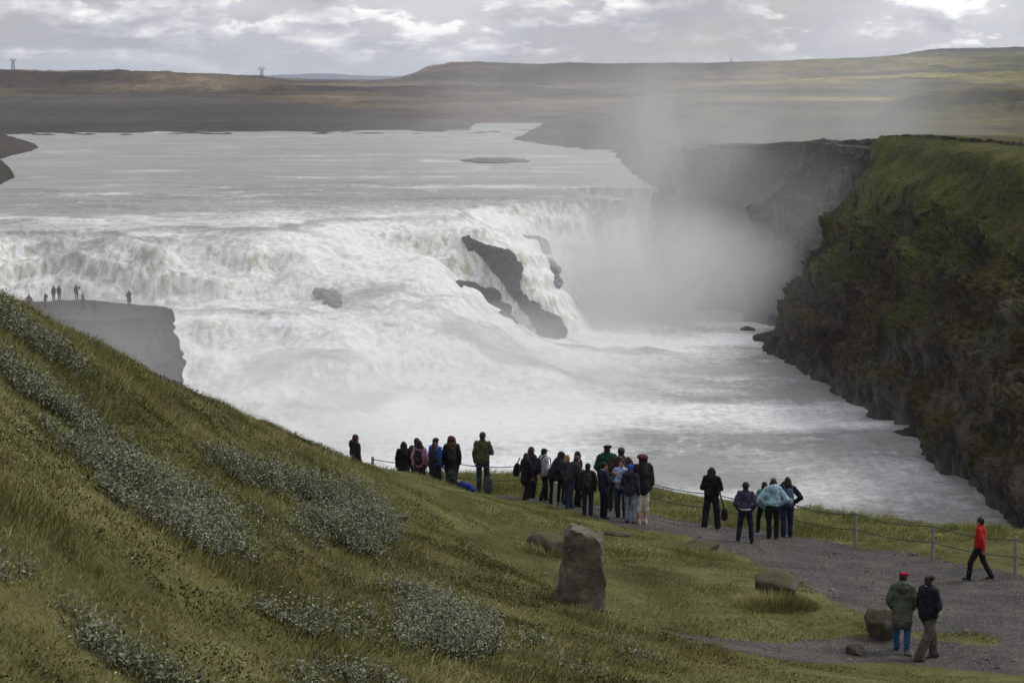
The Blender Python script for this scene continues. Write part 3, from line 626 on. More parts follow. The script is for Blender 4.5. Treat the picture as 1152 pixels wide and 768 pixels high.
person('stooping person with a black hood up behind the pale post', 622, 519, 56.8, face=-70, hood='up', top=('jacket', '17181c'), low=('trousers', '101013'), lean=.45, arms=('front', 'front'), h=1.62, group=G2)
person('blond person in a pale khaki hat behind the pale post', 631, 512, 58.6, face=-35, hair=('short', '8a7048'), hat=('bucket', '716c54'), top=('jacket', '2c2f2a'), group=G2)
person('blond woman in dark jacket looking right, middle of the crowd', 638, 511, 58, face=-60, hair=('bob', '8c6c42'), top=('jacket', '24262c'), low=('trousers', '39404c'), arms=('front', 'down'), group=G2)
person('person with black hair and black quilted coat, middle of the crowd', 650, 507, 57.8, face=-75, hair=('bob', '0f0d0c'), top=('long', '141419'), low=('trousers', '10121a'), collar='3d3a40', group=G2)
person('bending person in dark grey anorak with camera left of the black hat', 641, 522, 56.2, face=-60, hair=('short', '3a2a1c'), top=('jacket', '262a2c'), low=('trousers', '2c3448'), lean=.4, arms=('front', 'phone'), legs='step', h=1.6, group=G2)
person('person in small black hat with a large black backpack, centre of the crowd', 661, 521, feet=580, face=-8, hair=('short', '0e0c0b'), hat=('beanie', '101012'), top=('jacket', '17181b'), low=('trousers', '14182a'), pack=('large black backpack on the person in the small black hat', '1c1d1f', '2b2c2e'), group=G2, bulk=1.05)
person('broad man in a dark green sweater and black beret, highest head of the crowd', 683, 493, 58.4, face=0, hair=('short', '2a231e'), hat=('beret', '0e0e10'), top=('jacket', '12352a'), low=('trousers', '2a2c28'), arms=('front', 'front'), bulk=1.2, group=G2)
person('person in an olive knitted hat and brown jacket right of the green sweater', 699, 503, 58.2, face=0, hair=('short', '2a2018'), hat=('beanie', '34382a'), top=('jacket', '3a2c22'), collar='a6a6a2', arms=('hips', 'hips'), group=G2)
person('person in navy tracksuit with white piping and white collar, black hair', 679, 519, feet=583, face=-75, hair=('short', '0f0c0b'), top=('jacket', '1c2030'), low=('trousers', '0f1118'), collar='c0c0be', arms=('phone', 'phone'), group=G2)
person('boy in a light blue shirt and blue jeans facing the camera', 699, 516, feet=583, face=165, hair=('short', '16110e'), top=('shirt', '8a9ab8'), low=('trousers', '26344e'), arms=('front', 'front'), group=G2)
person('child in a dark grey jacket with a bright blue hood, pale jeans', 709, 522, feet=588, face=-30, hood='down', hair=('short', '1b3470'), hat=('beanie', '1d3c8a'), top=('jacket', '24272c'), low=('trousers', '6c7686'), arms=('front', 'down'), group=G2)
person('woman in a large maroon beret, black cape and cream trousers, right end of crowd', 722, 512, feet=589, face=25, hair=('long', '1a1211'), hat=('big_beret', '3c1420'), top=('cape', '151417'), low=('shorts', 'aaa596'), shoe='b5a48e', group=G2, bulk=1.05)
person('woman with long dark hair and black hooded jacket, leftmost of the five on the right', 800, 525, feet=594, face=-15, hair=('long', '1a1210'), hood='down', top=('jacket', '100e0f'), low=('wide', '171a26'), arms=('front', 'front'), legs='apart', group=G3, bulk=1.08)
person('person in a purple jacket and black bucket hat, legs apart on the gravel', 838, 542, feet=610, face=-12, hat=('bucket', '15141a'), hair=('short', '17120f'), top=('short', '3a324e'), low=('trousers', '14162a'), arms=('pocket', 'pocket'), legs='apart', shirt='b2b0b4', collar='2e2840', group=G3)
person('person hidden behind the pale blue jacket, one leg stretched left', 859, 541, feet=600, face=15, hair=('bob', '2a1c14'), top=('jacket', '5a7478'), low=('trousers', '0f1014'), legs='stride', arms=('hips', 'down'), group=G3)
person('person in a pale blue and white jacket with light brown hair and black trousers', 869, 537, feet=606, face=-5, hair=('bob', '3c2e22'), hood='down', top=('short', '90b0bc'), low=('trousers', '0f0f12'), arms=('hips', 'hips'), group=G3, bulk=1.06)
person('person in a navy jacket wearing a small grey backpack, hand raised to the face', 885, 536, feet=604, face=5, hair=('bob', '2a1914'), top=('short', '14182a'), low=('trousers', '18223a'), arms=('face', 'hips'), pack=('small grey and blue backpack on the navy jacket', '3f4c66', '8b95a0'), group=G3)
person('person in a bright red jacket and black trousers walking left along the fence', 1101, 581, feet=652, face=62, hair=('short', '1c1512'), top=('jacket', 'a41a1c'), low=('trousers', '15151c'), legs='stride', arms=('swing', 'down'), group='walkers on the near gravel')
person('woman in a long sage green raincoat and crimson beret walking beside the man', 1014, 643, feet=734, face=-12, hair=('short', '30221a'), hat=('beret', '7a1c30'), hood='down', top=('long', '4c5446'), low=('trousers', '2c4c6c'), shoe='2a1c14', arms=('pocket', 'pocket'), legs='step', group='walkers on the near gravel', bulk=1.1)
person('man in a black jacket, black cap and grey trousers walking beside the green raincoat', 1043, 646, feet=742, face=-60, hair=('short', '2a2622'), hat=('cap', '101116'), top=('jacket', '14161f'), low=('wide', '4a463e'), shoe='2c2620', collar='a8a49c', arms=('down', 'front'), legs='stride', group='walkers on the near gravel', bulk=1.15)
for lb, px, hd, Yv, kw in [
  ('tiny figure in pinkish brown, leftmost on the rock ledge', 38, 333, 218, dict(top=('jacket', '5a4544'), arms=('hips', 'hips'))),
  ('tiny dark figure with raised elbows, second from left on the rock ledge', 56, 330, 219, dict(top=('jacket', '24242c'), arms=('face', 'face'))),
  ('tiny dark figure, left one of the close pair on the rock ledge', 65.5, 326, 227, dict(top=('jacket', '2c2a34'))),
  ('tiny dark figure, right one of the close pair on the rock ledge', 71.5, 325, 227, dict(top=('jacket', '201f29'), bulk=1.1)),
  ('thin tiny figure with one arm raised, middle of the rock ledge', 91, 329, 228, dict(top=('jacket', '3a3a44'), arms=('down', 'wave'))),
  ('tiny bulky figure in dark blue at the middle of the rock ledge', 98, 329, 219, dict(top=('coat', '262a3c'), bulk=1.15)),
  ('tiny figure standing lowest on the rock ledge in front of the others', 111, 336, 212, dict(top=('jacket', '26262c'))),
  ('tiny bulky figure with a pack, alone at the right end of the rock ledge', 149.5, 327, 222, dict(top=('coat', '25262e'), bulk=1.25, arms=('hips', 'face')))]:
    person(lb, px, hd, Yv, z=-25.35, detail=0, group=G4, face=RNG.uniform(-60, 60), low=('trousers', '1c1c22'), h=1.82, **kw)
# ---- bags on the ground and in hands
def bag(label, px, py, Yb, prims, col, rz=0, name='bag', dz=0.):
    q = at_y(px, py, Yb); r = empty(name, (q[0], q[1], gz(q[0], q[1])+dz), rz); tag(r, label, 'bag')
    for nm, pr, c in prims: blob(nm, pr, m_cloth(c), r, .014, 3, .008)
bag('bright blue bag lying on the grass right of the curly haired woman', 523, 545, 56.2, [('sack', [cap((-.14, 0, .22), (.12, 0, .12), .09, .11), ell((.2, 0, .06), (.12, .1, .09))], '1b2d78'), ('flap', [ell((-.2, -.02, .30), (.06, .05, .04))], '9c8a50')], '')
bag('black rucksack standing at the feet of the curly haired woman', 508, 540, 56.0, [('sack', [cap((0, 0, .16), (0, 0, .40), .19, .14), ell((0, -.14, .25), (.15, .08, .13))], '15161c'), ('handle', [cap((-.05, 0, .54), (.05, 0, .54), .02, .02)], '2a2a2e')], '')
bag('dark grey bag hanging by the legs of the man in olive', 549, 545, 57.6, [('sack', [cap((0, 0, .30), (0, 0, .52), .17, .13, .9, .6)], '35393e'), ('handle', [cap((-.08, 0, .66), (0, 0, .80), .018, .018), cap((0, 0, .80), (.08, 0, .66), .018, .018)], '1c1e22')], '')
bag('black camera bag hanging from a long strap right of the long haired woman', 815, 580, 56.9, [('sack', [cap((0, 0, .38), (0, 0, .55), .10, .09, 1, .7)], '121215'), ('strap', [cap((0, 0, .6), (-.12, -.02, 1.0), .02, .02), cap((-.12, -.02, 1.0), (-.18, 0, 1.3), .02, .02)], '17171a')], '')
bag('black shoulder bag on the left side of the black coated woman', 581, 545, 57.8, [('sack', [cap((0, 0, .78), (.02, 0, .95), .14, .11, .8, .7)], '101013'), ('strap', [cap((0, 0, 1.0), (.10, .02, 1.2), .016, .016)], '17171a')], '')
flush()
# ================================================================== WATER
ZU, ZL = -26., -48.
WC = []
def col(px, *pz): WC.extend((px, py, z) for py, z in pz)
for px in (-200, -120, -60, -10, 30, 70, 110, 150): col(px, (200, ZU), (235, ZU), (262-.04*max(px, 0), ZU), (276, -27.6), (290, -29.3), (304, -31.3), (318, -33.4), (332, -35.3), (346, -36.9), (362, -37.6), (385, -38.2), (412, -38.8), (440, -39.5))
col(200, (180, ZU), (252, ZU), (280, -29), (310, -33), (345, -37), (395, -39), (430, -43), (470, -46.5), (520, ZL), (600, ZL))
col(300, (246, ZU), (275, -29), (308, -33), (350, -37), (400, -40), (450, -44.5), (500, ZL), (600, ZL))
col(400, (180, ZU), (239, ZU), (266, -29), (300, -32.5), (350, -36.5), (400, -40.5), (450, -45), (490, ZL), (600, ZL))
col(500, (233, ZU), (265, -29.5), (310, -33.5), (360, -38), (405, -42.5), (440, -46), (470, ZL))
col(570, (190, ZU), (230, ZU), (270, -31.5), (320, -38.5), (360, -44.5), (388, ZL), (450, ZL))
col(640, (227, ZU), (260, -31.5), (300, -38.5), (340, -45.6), (356, ZL), (400, ZL))
col(700, (190, ZU), (224, ZU), (252, -31), (292, -38.5), (332, -46), (346, ZL), (400, ZL))
col(738, (170, ZU), (222, ZU), (345, ZL)); col(752, (333, ZL)); col(770, (345, ZL), (332, ZL), (322, ZL)); col(800, (345, ZL), (330, ZL), (318, ZL), (420, ZL), (500, ZL)); col(850, (345, ZL), (325, ZL)); col(900, (400, ZL), (600, ZL)); col(1100, (600, ZL), (700, ZL))
_w = np.array([at_z(*c) for c in WC]); _tw = TPS(_w[:, :2], _w[:, 2], .003)
def water_h0(x, y):
    sh = np.shape(x); n1 = fbm(xyz(x/38, y/38), 3, 201).reshape(sh); n2 = fbm(xyz(x/38, y/38), 3, 202).reshape(sh)
    wgt = sstep(48, 22, x)*sstep(200, 260, y)
    z = _tw(x+n1*17*wgt, y+n2*26*wgt); z = np.where(y > 470, ZU, z)
    q_ = z-ZL; z = ZL+1.6*np.logaddexp(0, q_/1.6)-.95*np.exp(-np.maximum(q_, 0)/3.); return np.clip(z, ZL, ZU)
def water_h(x, y, z0):
    sh = x.shape; z = z0.ravel().copy(); xr, yr = x.ravel(), y.ravel()
    act = sstep(.05, 2., ZU-z)*sstep(.05, 2., z-ZL)
    # ledges: the drop is taken in uneven steps
    wv = fbm(xyz(xr/34, yr/30), 3, 2)*3.2+fbm(xyz(xr/10, yr/12), 2, 6)*.9
    st = 4.6; q = (z+wv)/st; fq = np.floor(q); ff = q-fq; z2 = (fq+sstep(.30, .70, ff))*st-wv
    z = z+(z2-z)*act*(.42+.25*fbm(xyz(xr/45, yr/45), 2, 210))
    z += act*(fbm(xyz(xr/5, yr/4), 4, 8, .55)*1.0+fbm(xyz(xr/1.6, yr/1.6), 3, 18)*.22)
    z += np.clip(act-.1, 0, 1)*fbm(xyz(xr/20, yr/15), 3, 28)*2.6
    up = sstep(-28, -26.2, z)*(1-act); farw = np.clip((yr-330)/300, 0, 1)
    z += up*(fbm(xyz(xr/14, yr/3.), 4, 12, .6)*.42*(1-.7*farw)+np.maximum(0, fbm(xyz(xr/22, yr/4.5), 3, 14))**1.5*1.3*(1-farw*.8))
    lo = sstep(ZL+2.5, ZL+.5, z)
    z += lo*(fbm(xyz(xr/7, yr/4), 4, 15, .6)*.42+np.maximum(0, fbm(xyz(xr/15, yr/9), 2, 16))*.7)
    return z.reshape(sh)
au = (np.arange(-420, 1700, 1.9)-576)/F
rv = np.concatenate([np.arange(165, 245, 1.1), np.arange(245, 470, .42), 470*1.0035**np.arange(0, 290)])
AU, RV = np.meshgrid(au, rv, indexing='ij'); X = AU*RV; Y = RV
Z0 = water_h0(X, Y); Z = water_h(X, Y, Z0)
gxr = np.gradient(Z, axis=1)/np.gradient(Y, axis=1); Zs = Z.copy()
for _ in range(6): Zs[:, 1:-1] = (Zs[:, :-2]+Zs[:, 1:-1]*2+Zs[:, 2:])/4; Zs[1:-1] = (Zs[:-2]+Zs[1:-1]*2+Zs[2:])/4
gxs = np.clip(np.gradient(Zs, axis=1)/np.gradient(Y, axis=1), -1, 3)
steep = np.clip(np.abs(gxr)*2.2, 0, 1)
def shift(A, k): return np.roll(A, k, 1)
act = sstep(.05, 1.2, ZU-Z0)*sstep(.1, 2.6, Z0-ZL)
xr, yr = X.ravel(), Y.ravel()
# foam: cascade, then foam trailing downstream in the pool, broken crests upstream
pool = sstep(300, 380, yr)*sstep(200, 120, np.abs(xr-10)); f1 = act.ravel()*(.36+1.1*np.clip(fbm(xyz(xr/24, yr/11), 4, 35, .55)+.05, -.9, .3)+.62*np.clip(gxs.ravel()*1.3, 0, 1)+.12)
poolm = sstep(ZL+2.6, ZL+.4, Z0.ravel())
nearfall = np.zeros(len(xr)); fd, _, _ = seg_dist(xr, yr, [at_z(*c)[:2] for c in ((200,530,ZL),(300,500,ZL),(400,485,ZL),(500,462,ZL),(600,385,ZL),(640,358,ZL),(740,345,ZL))], False)
nearfall = np.exp(-fd/32)
f2 = poolm*(nearfall*1.05+.85*fbm(xyz(xr/22, yr/13), 5, 31, .6)+.20)
upm = Z0.ravel() > ZU-.3
crest = fbm(xyz(xr/9, yr/7.), 5, 33, .75); band = fbm(xyz(xr/90, yr/16), 3, 34)
f3 = upm*(np.clip(crest*1.3+band*.9-.10, 0, 1)*.6+.5*np.exp(-np.clip(yr-350-(xr+60)*.75, 0, 400)/38.)+.05)
foam = np.clip(np.maximum(np.maximum(f1, f2), f3), 0, 1).reshape(Z.shape)
for _ in range(5): foam[:, 1:-1] = (foam[:, :-2]+foam[:, 1:-1]*2+foam[:, 2:])/4; foam[1:-1] = (foam[:-2]+foam[1:-1]*2+foam[2:])/4
foam = foam.ravel()
fallw = np.clip(gxs.ravel()*.9-.15, 0, 1)*act.ravel()
V = xyz(X, Y, Z); FC = grid_faces(len(au), len(rv))
t = NT('glacial_water'); p = t.pos(); fo = t.attr('foam')
fl = t.noise(t.map(p, (.22, .40, .25)), 1., 8, .66, .8); fs = t.noise(t.map(p, (1.1, 1.1, .16)), .8, 5, .6, .2); fl2 = t.noise(t.map(p, (.9, .13, .1)), 1., 6, .7, .4); big = t.noise(t.map(p, (.03, .06, .06)), 1., 4, .55)
fine = t.noise(t.map(p, (.8, 2.2, 1.)), 1., 4, .65, .3)
base = t.ramp(big, [(.3, '767874'), (.5, '868783'), (.7, '949590')])
base = t.mix(t.ramp(fine, [(.42, 0.), (.62, .35)]), base, 'a3a4a1')
k = t.math('ADD', t.math('MULTIPLY', fo, 1.15), t.math('MULTIPLY', t.math('SUBTRACT', t.math('ADD', t.math('ADD', t.math('MULTIPLY', fl, .38), t.math('MULTIPLY', fl2, .32)), t.math('MULTIPLY', fs, .30)), .5), 2.1))
white = t.mix(t.attr('fall'), t.ramp(fs, [(.3, 'cccbc6'), (.5, 'dfe0df'), (.7, 'ecedee')]), t.ramp(fs, [(.38, 'aea896'), (.5, 'd3d1c8'), (.62, 'eaeae8')]))
colr = t.mix(t.ramp(k, [(.20, 0.), (.55, .5), (.95, 1.)]), base, white)
M_water = t.out(colr, .5, t.bump(t.math('ADD', t.math('ADD', fl, t.math('MULTIPLY', fine, .35)), t.math('MULTIPLY', fs, .5)), 1., .5), .35)
cz = V[FC].mean(1); zc = Z0.ravel()[FC].mean(1); acf = act.ravel()[FC].mean(1)
sel_f = acf > .03; sel_u = ~sel_f & (zc > ZU-1); sel_l = ~sel_f & ~sel_u
for nm, s in (('river', sel_u), ('waterfall', sel_f), ('canyon_river', sel_l)):
    v, f, a = compact(V, FC[s], {'foam': foam, 'fall': fallw}); tag(mesh_np(nm, v, f, M_water, attrs=a), kind='structure')
def water_hit(px, py): return hit(px, py, lambda x, y: water_h0(x, y), 190, 900, 1500)

# ================================================================== CANYON WALL
CW = [((1330,720,ZL),(1430,176,-9)),((1230,650,ZL),(1300,172,-9)),((1140,592,ZL),(1200,168,-9.3)),((1060,527,ZL),(1128,161,-10)),((1000,480,ZL),(1075,156,-10)),
 ((940,437,ZL),(1035,153,-10.2)),((880,402,ZL),(1008,152,-10.4)),((843,386,ZL),(985,154.5,-11)),((872,376,ZL),(1000,157,-12)),((905,371,ZL),(1000,158,-12.6)),
 ((850,364,ZL),(935,158,-12.8)),((814,357,ZL),(930,158.5,-13.)),((780,350,ZL),(903,162,-13.4)),((800,342,ZL),(925,161,-13.8)),((782,332,ZL),(868,162,-15.)),
 ((762,326,ZL),(800,166,-16.2)),((742,300,-42),(768,170,-17)),((737,226,-27),(758,164,-17)),((728,208,ZU),(745,158,-17)),((706,192,ZU),(728,148,-17)),((690,172,ZU),(738,138,-17.2)),
 ((620,164,ZU),(700,129,-15.5)),((576,157,ZU),(640,127,-16)),((600,150,ZU),(632,130,-18)),((640,147,ZU),(690,130,-18))]
CB = np.array([at_z(*c[0]) for c in CW]); CT = np.array([at_z(*c[1]) for c in CW])
seg = np.linalg.norm(np.diff(CB, axis=0), axis=1)+np.linalg.norm(np.diff(CT, axis=0), axis=1); ul = np.concatenate([[0], np.cumsum(seg)])
NU = 1500; 
wt = np.linspace(0, 1, NU); uu = wt**1.0*ul[-1]
def crv(P): return np.stack([np.interp(uu, ul, P[:, k]) for k in range(3)], 1)
def smooth1(P, n): 
    for _ in range(n): P[1:-1] = (P[:-2]+2*P[1:-1]+P[2:])/4
    return P
Bc = smooth1(crv(CB), 30); Tc = smooth1(crv(CT), 60); ufrac = np.interp(uu, ul, np.arange(len(CW)))
inl = Tc-Bc; inl[:, 2] = 0; Ld = np.linalg.norm(inl, axis=1)[:, None]; 
nd = np.stack([np.gradient(Tc[:, 1]), -np.gradient(Tc[:, 0]), 0*Tc[:, 0]], 1); nd /= np.linalg.norm(nd, axis=1)[:, None]+1e-9
nd = smooth1(nd, 80); nd *= np.sign((nd[:, :1]*1+nd[:, 1:2]*.6+1e-6)); inl = nd
vs = np.concatenate([np.linspace(-.12, 1, 300), np.linspace(1.01, 2, 30)[0:]])
nearw = sstep(7.6, 6.6, ufrac)
V = np.zeros((NU, len(vs), 3)); GR = np.zeros((NU, len(vs)))
for j, v in enumerate(vs):
    if v <= 1:
        g = np.where(v < 0, v*1., 0)+np.zeros(NU)
        vv = max(v, 0); pw = np.interp(ufrac, [0, 3, 5.5, 7.5], [1.45, 1.3, 1.0, .72]); cc_ = 1-(1-vv)**pw; g = g+vv*(1-nearw)+cc_*nearw
        P = Bc+(Tc-Bc)*vv; P[:, 2] = Bc[:, 2]+(Tc[:, 2]-Bc[:, 2])*g
    else:
        s = v-1; P = Tc+inl*(58*s); P[:, 2] = Tc[:, 2]-.2-(.5+3.8*nearw+9*sstep(15, 17, ufrac)*0)*sstep(0, 1, s)*1.-1.2*s
    V[:, j] = P
N_ = np.cross(np.gradient(V, axis=0), np.gradient(V, axis=1)); N_ /= np.linalg.norm(N_, axis=2)[..., None]+1e-9
toc = np.zeros_like(N_); toc[..., 0] = -1; toc[..., 1] = -.6; N_ *= np.sign((N_*toc).sum(-1)+1e-9)[..., None]
q = V.reshape(-1, 3); vg = np.broadcast_to(vs, (NU, len(vs))).ravel()
buttr = fbm(np.stack([q[:, 0]/38, q[:, 1]/38, q[:, 2]/60], 1), 3, 51)*4.2
gully = -np.abs(fbm(np.stack([q[:, 0]/19, q[:, 1]/19, q[:, 2]/60], 1), 4, 52))*12.0
colm = fbm(np.stack([q[:, 0]/2.6, q[:, 1]/2.6, q[:, 2]/14], 1), 3, 53)*.9
rub = fbm(q/1.9, 4, 54, .65)*2.2
stra = np.sin((q[:, 2]+fbm(q/30, 2, 55)*3)*.85)*1.1
rockw = np.where(vg < .62+.15*fbm(q/20, 2, 59), 1., .35); amp = sstep(0, .05, vg)*.6+.4; lip = sstep(1.3, .99, vg)
small = np.repeat(1-.65*sstep(15.5, 18, ufrac), len(vs))
soft = sstep(.5, .85, vg)*np.repeat(nearw, len(vs))
disp = ((buttr*np.repeat(np.interp(ufrac, [5, 7], [1, .5]), len(vs))+gully*(1-.55*soft)+np.repeat(np.interp(ufrac, [5, 7], [5., 1.]), len(vs)))*sstep(1.02, .8, vg)*(1-.3*soft)+colm*rockw+rub*rockw*(1-.6*soft)+stra*rockw)*amp*lip*small
V2 = V+N_*disp.reshape(NU, -1)[..., None]
V2[..., 2] += (fbm(q/7, 3, 56)*.35*sstep(.9, 1.0, vg)).reshape(NU, -1)
gr = np.repeat(nearw, len(vs))
q2 = V2.reshape(-1, 3)
grass = gr*sstep(.12, .26, vg)*sstep(.16, .50, vg+fbm(q/16, 4, 57)*.38-.12*np.abs(gully)/2)
moss = (gr*.95+.05)*sstep(-.15, .35, fbm(q/9, 4, 58)+.1)
t = NT('canyon_rock'); p = t.pos(); ga = t.attr('grass'); ma = t.attr('moss'); nr = t.attr('near')
a = t.noise(t.map(p, (1, 1, .45)), .35, 8, .68); b2 = t.noise(p, 1.6, 6, .7); c3 = t.noise(t.map(p, (1, 1, .12)), .9, 4, .6)
rk = t.ramp(t.math('ADD', t.math('MULTIPLY', a, .5), t.math('MULTIPLY', b2, .5)), [(.36, '1b1610'), (.5, '3a3227'), (.64, '6c6254')])
nz = t.n('ShaderNodeSeparateXYZ', None, Vector=t.n('ShaderNodeNewGeometry').outputs['Normal']).outputs[2]
gg = t.ramp(t.math('ADD', t.math('MULTIPLY', b2, .6), t.math('MULTIPLY', t.noise(p, .12, 4, .6), .4)), [(.36, '323214'), (.5, '4a4c20'), (.64, '696a38')])
mm = t.ramp(b2, [(.38, '2e2a12'), (.6, '5a5424')])
zp = t.n('ShaderNodeSeparateXYZ', None, Vector=p).outputs[2]; foot = t.ramp(t.math('DIVIDE', t.math('SUBTRACT', t.math('ADD', zp, t.math('MULTIPLY', b2, -7.)), ZL-3.), 9.), [(.0, 1.), (.55, 0.)])
wave = t.math('SINE', t.math('ADD', t.math('MULTIPLY', zp, 1.05), t.math('MULTIPLY', t.noise(p, .06, 3, .5), 14.)))
rk = t.mix(foot, rk, t.ramp(a, [(.35, '26231f'), (.5, '47423c'), (.65, '6b655d')]))
ma = t.math('MULTIPLY', t.math('MULTIPLY', ma, t.math('SUBTRACT', 1., foot)), t.math('ADD', t.math('MULTIPLY', wave, .35), .75))
fm = t.math('MULTIPLY', ma, t.ramp(t.math('ADD', t.math('MULTIPLY', nz, .55), b2), [(.50, 0.), (.75, 1.)]), True)
fg = t.math('MULTIPLY', ga, t.ramp(t.math('ADD', t.math('MULTIPLY', nz, .8), t.math('MULTIPLY', b2, .7)), [(.42, 0.), (.68, 1.)]), True)
gc = t.math('MULTIPLY', t.ramp(t.noise(p, .05, 3, .5), [(.50, 0.), (.58, 1.)]), t.ramp(c3, [(.44, 0.), (.60, .8)]))
cc = t.mix(fg, t.mix(gc, t.mix(fm, rk, mm), '6a665e'), gg)
M_cliff = t.out(cc, .95, t.bump(t.math('ADD', a, t.math('MULTIPLY', b2, .7)), 1., .9), .12)
tag(mesh_np('canyon_wall', q2, grid_faces(NU, len(vs)), M_cliff, smooth=False, attrs={'grass': grass, 'moss': moss, 'near': gr}), kind='structure')

# ================================================================== FAR LAND
Lp = Bc+(Tc-Bc)*.93; kk = np.linspace(0, NU-1, 70).astype(int)
LOW = [tuple(p[:2]) for p in Lp[kk]]; nR = len(LOW)
LOW += [tuple(at_z(*c)[:2]) for c in ((620,148,ZU),(575,150.5,ZU),(480,151,ZU),(400,151,ZU),(300,152,ZU),(200,152,ZU),(100,153,ZU),(40,154,ZU),(36,158,ZU),(45,166,ZU),(36,170,ZU),(14,175,ZU),(0,179,ZU),(2,186,ZU),(15,194,ZU),(17,200,ZU),(2,207,ZU),(-30,214,ZU),(-90,240,ZU),(-420,300,ZU))]
LOW += [(-260., 200.), (-200., 60.), (120., 60.)]
def ridge(u, d, prof, d0, wid, s):
    """skyline given as (px, height m) at distance d0"""
    h = np.interp(u, [a for a, _ in prof], [b for _, b in prof]); return h*sstep(d0-wid, d0, d)
def plateau(x, y):
    u = x/y*F+576; d = y
    left = np.interp(d, [300, 500, 900, 1150, 1500, 2100, 4000, 9000], [-14, -15, -24, -24.5, -21, -15.5, -11, -9]); right = np.interp(d, [300, 900, 2000, 9000], [-12.9, -12.9, -11.5, -9])
    w = sstep(640, 800, u+fbm(xyz(x/160, y/160), 2, 70)*40); z = left*(1-w)+right*w
    z = z+sstep(60, -60, u)*sstep(900, 700, d)*7
    wob = fbm(xyz(u/60, d/700), 4, 71)*60
    z = z+ridge(u+wob*.3, d+fbm(xyz(x/130, y/130), 4, 75)*180, [(-900, 26), (0, 22), (150, 21), (250, 16.5), (300, 11), (340, 2), (400, 0)], 2450, 330, 0)
    # hills beyond
    z = z+ridge(u, d+wob*2, [(430, 0), (450, 8), (480, 30), (510, 44), (560, 43), (610, 38), (650, 44), (700, 40), (760, 40), (1200, 40)], 4300, 800, 0)*(1+.08*fbm(xyz(x/150, y/150), 4, 72))
    z = z+ridge(u, d, [(560, 0), (680, 6), (820, 12), (930, 17), (1000, 30), (1050, 46), (1110, 50), (1180, 45), (1500, 60), (2200, 50)], 6500, 1500, 0)*(1+.05*fbm(xyz(x/200, y/200), 4, 73))
    z = z+ridge(u, d, [(700, 0), (820, 5), (1000, 12), (1152, 18), (1500, 20)], 2600, 700, 0)
    # low broken step on the right
    e = ridge(u+wob*.4, d+fbm(xyz(x/40, y/40), 4, 76)*60, [(985, 0), (1020, 6), (1090, 9), (1152, 8.5), (1600, 9)], 660, 22, 0)*sstep(1250, 850, d)
    z = z+e+fbm(xyz(x/16, y/16), 4, 77)*1.5*sstep(940, 1010, u)*sstep(560, 620, d)*sstep(900, 720, d)
    return z
def land_h(x, y):
    sh = np.shape(x); xr, yr = np.ravel(x), np.ravel(y); P = plateau(xr, yr)
    n = fbm(xyz(xr/90, yr/90), 5, 80)*np.clip(yr/700, .3, 4)*1.1+fbm(xyz(xr/14, yr/14), 3, 81)*.35*np.clip(yr/500, .6, 4); P = P+n*np.where(yr > 2300, 1.6, 1.)
    d, idx, ins = seg_dist(xr, yr, LOW); s = np.where(ins, -d, d)
    rgt = idx < nR-1; w = np.where(rgt, 42, np.where(yr > 800, 260., 26.)); zb = np.where(rgt, -50., ZU-.4)
    rise = sstep(-.05, 1., s/w); rise = np.where(rgt | (yr > 800), rise, np.clip(s/w, 0, 1)**.6)
    z = zb+(P-zb)*rise+np.where(~rgt, fbm(xyz(xr/9, yr/9), 4, 83)*1.6*sstep(0, 12, s)*sstep(80, 20, s), 0)
    z = np.where(s < 0, zb+s*1.2, z); z = np.maximum(z, -58)
    # side channel seen behind the headland
    ch = np.exp(-((yr-1095)/62)**2)*sstep(528, 548, xr/yr*F+576)*sstep(640, 612, xr/yr*F+576)
    return (z-ch*5).reshape(sh)
az = (np.concatenate([np.arange(-1500, -150, 12), np.arange(-150, 1300, 2.6), np.arange(1300, 2600, 12)])-576)/F
rr = 232*1.0072**np.arange(0, 530); AZ, RR = np.meshgrid(az, rr, indexing='ij'); LZ = land_h(AZ*RR, RR)
V = xyz(AZ*RR, RR, LZ); FC = grid_faces(len(az), len(rr)); ok = (V[FC][:, :, 2].max(1) > -50); 
dc = V[FC].mean(1)[:, 1]
t = NT('heath'); p = t.pos(); s3 = t.n('ShaderNodeSeparateXYZ', None, Vector=p)
a = t.noise(t.map(p, (.0022, .0022, .02)), 1., 9, .62); b = t.noise(t.map(p, (.03, .010, .1)), 1., 7, .7); c = t.noise(t.map(p, (.0008, .0012, 0)), 1., 4, .5)
b9 = t.noise(t.map(p, (.15, .05, .3)), 1., 5, .7); f = t.math('ADD', t.math('MULTIPLY', a, .5), t.math('ADD', t.math('MULTIPLY', b, .3), t.math('MULTIPLY', b9, .2)))
brown = t.ramp(f, [(.36, '2c251d'), (.46, '4a4034'), (.54, '6a5e4c'), (.64, '8d8068')]); green = t.ramp(f, [(.38, '2a2814'), (.46, '4a4520'), (.53, '7a7238'), (.62, 'b09f62')])
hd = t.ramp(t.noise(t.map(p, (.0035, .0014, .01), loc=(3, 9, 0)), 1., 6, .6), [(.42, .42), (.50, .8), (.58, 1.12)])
htop = t.ramp(t.math('DIVIDE', s3.outputs[2], 70.), [(.25, 1.), (.75, .5)])
azm = t.math('DIVIDE', s3.outputs[0], s3.outputs[1]); gf = t.ramp(t.math('ADD', t.math('MULTIPLY', azm, 2.6), t.math('MULTIPLY', c, .6)), [(.45, 0.), (.85, 1.)])
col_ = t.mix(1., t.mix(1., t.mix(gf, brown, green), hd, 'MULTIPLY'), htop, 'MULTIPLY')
bare = t.ramp(t.math('ADD', s3.outputs[2], t.math('MULTIPLY', b, 6.)), [(0., 0.), (1., 0.)])
